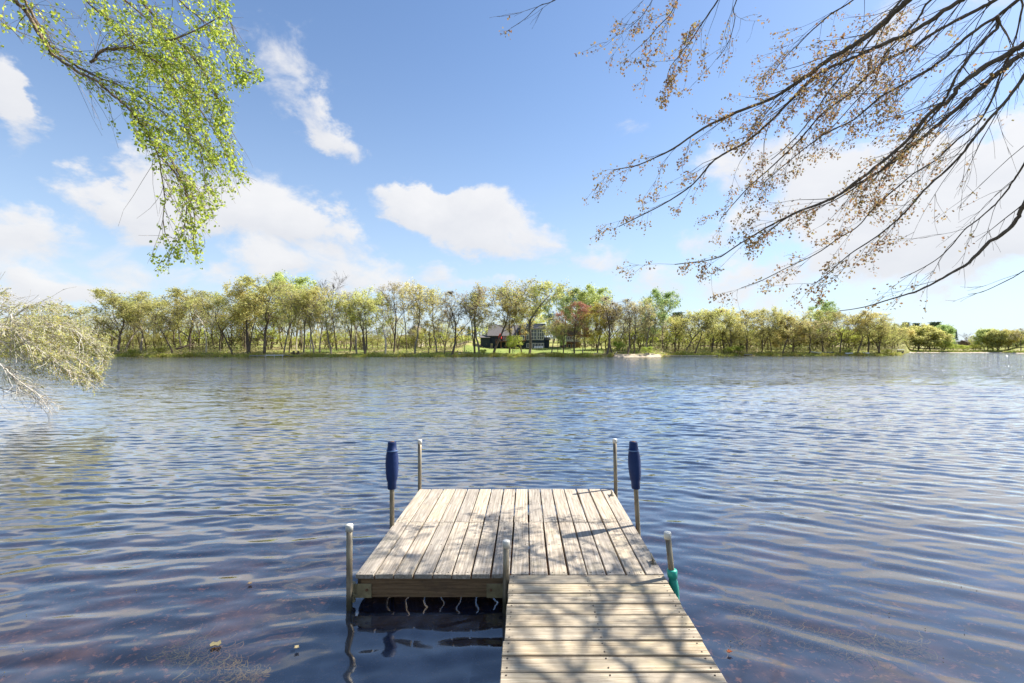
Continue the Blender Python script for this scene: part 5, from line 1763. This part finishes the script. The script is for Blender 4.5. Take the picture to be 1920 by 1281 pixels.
def build_houses():
    # the navy house
    B = Bld('house', 'navy blue lake house with slate roof, cedar gable and large white windows behind the lawn', 'house', 965, 159)
    B.wall(902, 919, 633, 656, 'navy_siding', -.5, 6)
    B.wall(917, 978, 628.6, 656, 'navy_siding', 0, 9)
    B.wall(978, 1021, 616, 656, 'navy_siding', -1.2, 10)
    B.wall(1021.3, 1030, 637, 656, 'navy_siding', 0, 7)
    B.gable_side(916, 978, 629, 609, 0, 9, 'slate_roof')
    B.gable_side(979, 1021, 616.5, 607, -1.2, 10, 'slate_roof')
    B.gable_side(902, 917, 633.5, 629, -.5, 6, 'slate_roof')
    B.gable_side(1021.5, 1030, 637.5, 633, 0, 7, 'slate_roof')
    # cedar gable bay
    m = MB(); m.box(B.X(973.5), B.X(986), -2.2, 2, B.H(640), B.H(621)); m.build('bay', 'cedar', B.t)
    B.gable_front(973, 986.5, 621, 609.5, -2.25, 6, 'slate_roof', 'cedar')
    B.window(976.5, 983.5, 617, 624, -2.25, cols=2)
    B.window(976, 984, 629, 638, -2.2, cols=2)
    B.window(986.8, 992, 617.5, 627.5, -1.2, cols=1); B.window(986.8, 992, 628.5, 638, -1.2, cols=1)
    B.window(995, 1006.5, 617.5, 637.8, -1.2, cols=2, rows=3); B.window(1007.5, 1019.5, 617.5, 637.8, -1.2, cols=3, rows=3)
    B.window(987, 992.5, 644, 652, -1.2, cols=1)
    f = B.window(997.5, 1019.8, 643.5, 654.5, -1.2, cols=4, name='french_doors')
    for a, b in ((943, 951), (953, 962), (965, 972.5)):
        B.window(a, b, 631, 638.5, 0, cols=2)
    m = MB(); m.box(B.X(917.5), B.X(923.5), -.09, -.003, B.H(654), B.H(644)); m.build('door', 'beige_door', B.t)
    # raised deck
    m = MB(); m.box(B.X(930), B.X(977), -4.2, -.01, B.H(641.8), B.H(640.2)); m.build('deck_floor', 'deck_red', B.t)
    railing(B, 930, 977, 636.5, 640.2, -4.1, 'deck_red')
    for x in (931, 940, 949, 958, 967, 976):
        m = MB(); m.box(B.X(x), B.X(x) + .2, -4.05, -3.85, B.H(655), B.H(641.9)); m.build('deck_post', 'cedar', B.t)
    # patio umbrella on the deck
    zf = B.o.z + B.H(640.2)
    u = thing('patio_umbrella', 'red patio umbrella on the raised deck of the navy house', 'umbrella', (B.o.x + B.X(938.5), 159 - 2.5, zf))
    m = MB(); m.lathe([(.03, 0), (.03, 2.5)], 8); m.build('pole', 'window_trim', u)
    m = MB()
    b = len(m.v)
    m.lathe([(.52, .75), (.56, 1.0), (.42, 1.9), (.06, 2.45)], 8); m.build('canopy', 'red_fabric', u)
    # lounge chairs on the patio
    for i, (x, lab) in enumerate(((1002.5, 'white lounge chair on the patio by the french doors, leftmost of four'), (1006.8, 'white lounge chair on the patio, second from the left by the french doors'),
                                  (1011, 'white lounge chair on the patio, second from the right by the french doors'), (1015.5, 'white lounge chair on the patio by the french doors, rightmost of four'))):
        Z = 154.5
        p = P(x, 0, Z); gz = ground_z(x, Z)
        c = thing('lounge_chair', lab, 'lounge chair', (p.x, Z, gz + .02), R(-12), 'white lounge chairs')
        m = MB(); m.box(-.32, .32, -.9, .5, .30, .38); m.build('seat', 'white_paint', c)
        m = MB(); m.quad_prism([(-.32, .5, .32), (.32, .5, .32), (.32, .58, .32), (-.32, .58, .32)], [(-.32, 1.05, 1.0), (.32, 1.05, 1.0), (.32, 1.13, 1.0), (-.32, 1.13, 1.0)]); m.build('backrest', 'white_paint', c)
        for sx in (-.28, .22):
            for sy in (-.8, .4):
                m = MB(); m.box(sx, sx + .06, sy, sy + .06, 0, .299); m.build('leg', 'white_paint', c)
    # the brown house behind the red maple
    B = Bld('house', 'brown house with raised deck and white-framed windows behind the red-leaved maple', 'house', 1070, 163)
    B.wall(1053, 1088, 628, 656, 'brown_siding', 0, 9)
    B.gable_side(1053, 1088, 628, 615, 0, 9, 'brown_roof')
    for a, b in ((1056, 1062), (1064, 1071), (1073, 1079)):
        B.window(a, b, 631, 639.5, 0, cols=2)
    m = MB(); m.box(B.X(1052), B.X(1087), -3.2, -.01, B.H(643), B.H(641.2)); m.build('deck_floor', 'deck_red', B.t)
    railing(B, 1052, 1087, 637.6, 641.2, -3.1, 'window_trim')
    for x in (1053, 1061, 1069, 1077, 1085):
        m = MB(); m.box(B.X(x), B.X(x) + .22, -3.1, -2.9, B.H(656), B.H(643.1)); m.build('deck_post', 'cedar', B.t)
    for a, b in ((1057, 1062), (1065, 1070), (1073, 1079)):
        B.window(a, b, 645.5, 653, 0, cols=1)
    # the cream gabled house at the left
    B = Bld('house', 'cream gabled house with brown roof and dark porch half hidden by thin trunks', 'house', 780, 158)
    B.wall(768, 783.5, 622, 650, 'cream_siding', 0, 9)
    B.gable_front(767, 787, 623, 611, -.05, 10, 'brown_roof', 'cream_siding')
    B.wall(748, 767.7, 634, 650, 'brown_siding', .5, 7)
    B.gable_side(748, 767.7, 634, 628, .5, 7, 'brown_roof')
    B.window(771, 776, 627, 633, 0, cols=1); B.window(753, 757, 638, 644, .5, cols=1)
    m = MB(); m.box(B.X(762), B.X(783), -3.4, -.01, B.H(635.5), B.H(634)); m.build('deck_floor', 'grey_deck', B.t)
    railing(B, 762, 783, 630.8, 634, -3.3, 'grey_deck')
    for x in (763, 772, 782):
        m = MB(); m.box(B.X(x), B.X(x) + .2, -3.3, -3.1, B.H(651), B.H(635.6)); m.build('deck_post', 'grey_deck', B.t)
    m = MB()
    for s in (-3.3, -2.2):
        a, b = B.X(747), B.X(762)
        m.quad_prism([(a, s, B.H(650.5)), (a + .5, s, B.H(650.5)), (b, s, B.H(636)), (b, s, B.H(635))][0:4], [(a, s + .08, B.H(650.5)), (a + .5, s + .08, B.H(650.5)), (b, s + .08, B.H(636)), (b, s + .08, B.H(635))])
    for k in range(12):
        t = k / 12; x = B.X(748) + (B.X(762) - B.X(748)) * t; z = B.H(650) + (B.H(635.4) - B.H(650)) * t
        m.box(x, x + .28, -3.2, -2.2, z, z + .05)
    m.build('stairs', 'grey_deck', B.t)
    # grey cottage
    B = Bld('house', 'grey cottage roof showing under the tall fresh green poplar right of the beach', 'house', 1237, 172)
    B.wall(1228, 1250, 628, 642, 'grey_siding', 0, 7)
    B.gable_side(1227, 1251, 628, 621, 0, 7, 'grey_roof')
    B.window(1232, 1237, 630, 636, 0, cols=2); B.window(1241, 1246, 630, 636, 0, cols=2)
    # distant long low house
    B = Bld('house', 'long low grey house on the distant shore left of the dark spruce', 'house', 1785, 330)
    B.wall(1774, 1800, 641, 647, 'grey_siding', 0, 9)
    B.gable_side(1774, 1800, 641, 637, 0, 9, 'grey_roof')
    for a, b in ((1778, 1781), (1785, 1788), (1793, 1796)): B.window(a, b, 642, 645, 0, fw=.3)
    B = Bld('house', 'dark brown low house on the distant shore right of the round leafless tree', 'house', 1826, 332)
    B.wall(1815, 1836, 642, 648, 'brown_siding', 0, 9)
    B.gable_side(1815, 1836, 642, 638.5, 0, 9, 'brown_roof')
    for a, b in ((1819, 1822), (1828, 1831)): B.window(a, b, 643.5, 646.5, 0, fw=.3)
    # hoisted boat with white canopy near the point
    Z = 168
    o = P(1685, 0, Z); o.z = ground_z(1680, 163)
    t = thing('boat_lift', 'dark boat under a white canopy at the tip of the point', 'boat lift', (o.x, Z, .1))
    m = MB(); m.box(-1.1, 1.2, -1, 1, 1.65, 1.85, .05); m.build('canopy', 'white_paint', t)
    m = MB()
    for sx in (-1.0, 1.05):
        for sy in (-.9, .85): m.box(sx, sx + .07, sy, sy + .07, -1.6, 1.65)
    m.build('frame', 'galvanised', t)
    m = MB(); m.quad_prism([(-.8, -.6, .6), (1.0, -.6, .6), (1.0, .6, .6), (-.8, .6, .6)], [(-1.1, -.9, 1.25), (1.1, -.9, 1.25), (1.1, .9, 1.25), (-1.1, .9, 1.25)]); m.build('hull', 'dark_hull', t)


build_houses()


def pier(label, px0, px1, Z, top, mats, posts, wid=1.2, skew=0.0, name='pier', post_top=None):
    a = P(px0, 0, Z); b = P(px1, 0, Z + skew)
    L = (Vector((b.x, b.y, 0)) - Vector((a.x, a.y, 0))).length
    t = thing(name, label, 'pier', (a.x, a.y, 0), math.atan2(b.y - a.y, b.x - a.x))
    m = MB(); n = int(L / .3)
    for i in range(n): m.box(i * L / n + .01, (i + 1) * L / n - .01, 0, wid, top - .05, top)
    o = m.build('planks', mats[0], t); o['kind'] = 'stuff'
    m = MB(); m.box(0, L, .02, .08, top - .22, top - .052); m.box(0, L, wid - .08, wid - .02, top - .22, top - .052); m.build('frame', mats[0], t)
    for i in range(posts):
        x = L * (i + .02) / (posts - .9)
        x = min(x, L - .06)
        m = MB(); m.box(x, x + .09, -.10, -.012, -1.2, (post_top or top + .05)); m.build('post', mats[1], t)
    return t


pier('small white pier with pale legs before the grassy bank at the left', 498, 531, 126.5, .62, ('white_paint', 'white_paint'), 3, 1.2)
pier('low grey pier section at the left end of the small white pier', 468, 497, 127.2, .50, ('grey_deck', 'grey_deck'), 3, 1.1)
pier('long low grey pier right of the sandy beach', 1246, 1346, 133, .34, ('grey_deck', 'grey_deck'), 8, 1.4, 0)
pier('short pale dock at the right of the bright green shore bush', 1395, 1410, 155, .5, ('grey_deck', 'grey_deck'), 2, 1.2)


def small_things():
    # ramp from the white pier to the bank
    a = P(531.5, 0, 127); b = P(545, 0, 128.5)
    m = MB(); m.quad_prism([(0, 0, .5), (1.9, .4, .1), (1.9, 1.4, .1), (0, 1.1, .5)], [(0, 0, .6), (1.9, .4, .22), (1.9, 1.4, .22), (0, 1.1, .6)])
    o = m.build('gangway', 'dark_hull', None, False, (a.x, a.y, .02)); tag(o, 'dark sloping ramp between the small white pier and the bank', 'gangway')
    # two lawn chairs
    for x, rz, lab in ((549.5, 10, 'brown wooden lawn chair on the left bank, left one of the pair'), (557, -14, 'brown wooden lawn chair on the left bank, right one of the pair')):
        Z = 131.5
        c = thing('lawn_chair', lab, 'lawn chair', (P(x, 0, Z).x, Z, ground_z(x, Z) + .02), R(rz), 'lawn chairs on the left bank')
        m = MB(); m.quad_prism([(-.32, -.3, .36), (.32, -.3, .36), (.32, .28, .26), (-.32, .28, .26)], [(-.32, -.3, .42), (.32, -.3, .42), (.32, .28, .32), (-.32, .28, .32)]); m.build('seat', 'brown_chair', c)
        for i in range(5):
            m = MB(); xx = -.30 + i * .125; hh = 1.05 - abs(i - 2) * .05
            m.quad_prism([(xx, .26, .28), (xx + .11, .26, .28), (xx + .11, .30, .28), (xx, .30, .28)], [(xx, .50, hh), (xx + .11, .50, hh), (xx + .11, .54, hh), (xx, .54, hh)]); m.build('back_slat', 'brown_chair', c)
        for sx in (-.42, .32):
            m = MB(); m.box(sx, sx + .10, -.36, .38, .56, .60); m.build('armrest', 'brown_chair', c)
            for sy in (-.32, .26):
                m = MB(); m.box(sx + .01, sx + .08, sy, sy + .08, 0, .559); m.build('leg', 'brown_chair', c)
    # boulders
    rg = random.Random(4)

    def rock(px, d, r, lab, flat=.6):
        m = MB(); seg = 9
        prof = [(r * k, r * flat * z) for k, z in ((.7, -.5), (1, 0), (.93, .5), (.6, .9), (.15, 1.05))]
        m.lathe(prof, seg)
        m.v = [(x * rg.uniform(.85, 1.15) * 1.2, y * rg.uniform(.85, 1.15), z * rg.uniform(.9, 1.1)) for x, y, z in m.v]
        Z = float(far_shore(px)) + d
        o = m.build('boulder', 'rock', None, False, (P(px, 0, Z).x, Z, ground_z(px, Z) + .02)); tag(o, lab, 'boulder', 'boulders along the far shore')
    rock(1117, 4, .42, 'pale boulder on the lawn under the yellow-green tree', .8)
    rock(1213, 3, .7, 'pinkish boulder right of the sandy beach')
    rock(1224, 2.2, .45, 'small boulder at the right end of the sandy beach')
    rock(872, 3.2, .7, 'grey rocks at the water below the small yellow-green tree')
    rock(862, 3.4, .5, 'low grey rock left of the grey rocks by the water')
    rock(586, 1.0, .4, 'pale stone at the waterline right of the lawn chairs')
    rock(532, 2.4, .4, 'pale stone on the bank left of the lawn chairs')
    # driftwood and fallen log
    for (pts, r, lab) in (
        ([(1150, 668, 1.2), (1154, 664, .9), (1156, 660, 1.1), (1158, 661, 1.3)], .10, 'pale driftwood limb at the left end of the sandy beach'),
        ([(330, 655, 5), (340, 652, 6), (352, 648, 7), (362, 646, 8)], .30, 'dark fallen log slanting up the left bank'),
    ):
        W = []
        for (x, y, d) in pts:
            Z = float(far_shore(x)) + d; p = P(x, y, Z); p.z = max(p.z, ground_z(x, Z) + r * .6); W.append(p)
        m = MB(); m.tube(W, [r, r * .9, r * .8, r * .5], 7)
        o = m.build('log', 'log_bark' if r > .2 else 'pale_bark', None, True); tag(o, lab, 'log')

    def hull(px, Z, L, mat, lab, rz=0, tilt=0.0, up=False):
        """an upturned or beached small boat"""
        m = MB(); n = 9; rings = []
        for i in range(n):
            t = i / (n - 1); x = (t - .5) * L
            w = .55 * math.sin(math.pi * min(.98, max(.02, t * .92 + .06))) ** .6
            ring = [(x, w * c, (.42 * s if up else .42 * (1 - s)) + .04) for c, s in ((-1, 0), (-.85, .5), (-.45, .85), (0, 1), (.45, .85), (.85, .5), (1, 0))]
            rings.append(ring)
        for rgk in rings: m.v += rgk
        k = 7
        for i in range(n - 1):
            for j in range(k - 1):
                m.f.append((i * k + j, i * k + j + 1, (i + 1) * k + j + 1, (i + 1) * k + j))
        m.f.append(tuple(range(k))); m.f.append(tuple((n - 1) * k + j for j in reversed(range(k))))
        for j in range(0): pass
        root = thing('rowboat', lab, 'boat', (P(px, 0, Z).x, Z, max(.05, ground_z(px, Z)) + .05), R(rz), 'small boats on the right shore')
        root.rotation_euler.y = tilt
        m.build('hull', mat, root, True)
        m = MB(); m.box(-L * .47, L * .47, -.02, .02, .44 if up else .03, .50 if up else .06); m.build('keel', mat, root)
    hull(1531, 160, 4.2, 'white_paint', 'white boat with dark side pulled up bow high under the leaning oak', 15, .12, False)
    hull(1551, 160.5, 3.8, 'dark_hull', 'dark low boat beside the white bow-high boat', -8, 0, True)
    hull(1592, 159.5, 2.6, 'white_paint', 'white upturned boat below the right-leaning trunks', 5, 0, True)
    hull(1624, 161, 1.8, 'white_paint', 'smallest white hull near the bright shore grass on the right', -20, 0, True)


small_things()


# ------------------------------------------------------------------ weeds and leaves in the near water
def near_water_things():
    rg = random.Random(12)

    def weed(path, n, zr, spread, lab, r=.004, L=.5):
        m = MB()
        W = [P(x, y, (EYE + .12) * F / (y - CY)) for x, y in path]
        tot = len(W) - 1
        for i in range(n):
            t = rg.random() * tot; k = min(int(t), tot - 1)
            c = W[k].lerp(W[k + 1], t - k)
            d = (W[k + 1] - W[k]).normalized()
            z = rg.uniform(*zr)
            q = Vector((c.x + rg.gauss(0, spread), c.y + rg.gauss(0, spread), z))
            pts = [q]
            a = math.atan2(d.y, d.x) + rg.gauss(0, .5)
            turn = rg.gauss(0, .6)
            for s in range(7):
                a += turn + rg.gauss(0, .25)
                q = q + Vector((math.cos(a), math.sin(a), rg.gauss(0, .12))) * (L / 7)
                q.z = min(max(q.z, zr[0]), zr[1])
                pts.append(q)
            m.tube(pts, [r * rg.uniform(.6, 1.3)] * 8, 3, cap=False)
        o = m.build('water_weed', 'water_weed', None, False); o['kind'] = 'stuff'; tag(o, lab, 'water weed')
    weed([(1385, 1160), (1420, 1172), (1450, 1190), (1500, 1200), (1540, 1205), (1565, 1215), (1578, 1230)], 210, (-.12, -.03), .035, 'tangled brown water weed just under the surface right of the walkway', .0026, .22)
    weed([(1590, 1220), (1625, 1232), (1660, 1225), (1700, 1228), (1722, 1236)], 70, (-.09, -.02), .018, 'thin loop of brown weed drifting at the far right of the tangled one', .0035, .3)
    weed([(315, 1225), (350, 1240), (385, 1258)], 90, (-.16, -.04), .025, 'olive water weed strand at the lower left', .003, .18)
    weed([(345, 1205), (385, 1212), (420, 1235), (440, 1240)], 90, (-.16, -.04), .02, 'olive weed strand below the pale floating leaf', .003, .17)
    weed([(420, 1262), (445, 1272), (470, 1285)], 110, (-.16, -.04), .03, 'thick olive weed clump at the bottom edge', .003, .17)
    weed([(1360, 1240), (1395, 1238)], 20, (-.04, -.012), .02, 'few brown weed stems beside the walkway', .003, .2)

    def leafobj(px, py, size, mat, lab, rz):
        Z = EYE * F / (py - CY); p = P(px, py, Z)
        m = MB()
        T, FF = MAPLE
        m.v = [(x * size, y * size, .012 + abs(z) * size * .4) for x, y, z in T]; m.f = list(FF)
        for i in range(len(T)): pass
        b = len(m.v); m.v += [(x, y, z - .003) for x, y, z in m.v[:b]]; m.f += [tuple(b + i for i in reversed(f)) for f in FF]
        o = m.build('fallen_leaf', mat, None, False, (p.x, p.y, 0.012)); o.rotation_euler.z = rz; tag(o, lab, 'leaf', 'leaves floating on the near water')
    leafobj(415, 1212, .07, 'dead_leaf', 'pale dead leaf floating at the lower left', 1.9)
    leafobj(556, 1222, .035, 'dead_leaf', 'small pale curled leaf floating left of the platform', .4)
    leafobj(468, 1100, .04, 'dead_leaf', 'tiny pale floating leaf in the dark water at the left', .4)
    leafobj(1370, 1226, .035, 'rust_leaf', 'rust orange leaf floating beside the walkway', 2.2)
    # flecks of pollen and down on the surface
    m = MB()
    for i in range(26):
        y = rg.uniform(1000, 1280); x = rg.choice([rg.uniform(0, 630), rg.uniform(1300, 1920)])
        Z = EYE * F / (y - CY); p = P(x, y, Z); s = rg.uniform(.001, .0026)
        m.box(p.x - s, p.x + s, p.y - s, p.y + s, .008, .014)
    o = m.build('pollen_flecks', 'dead_leaf', None); o['kind'] = 'stuff'; tag(o, 'pale flecks floating on the near water', 'flecks')


near_water_things()
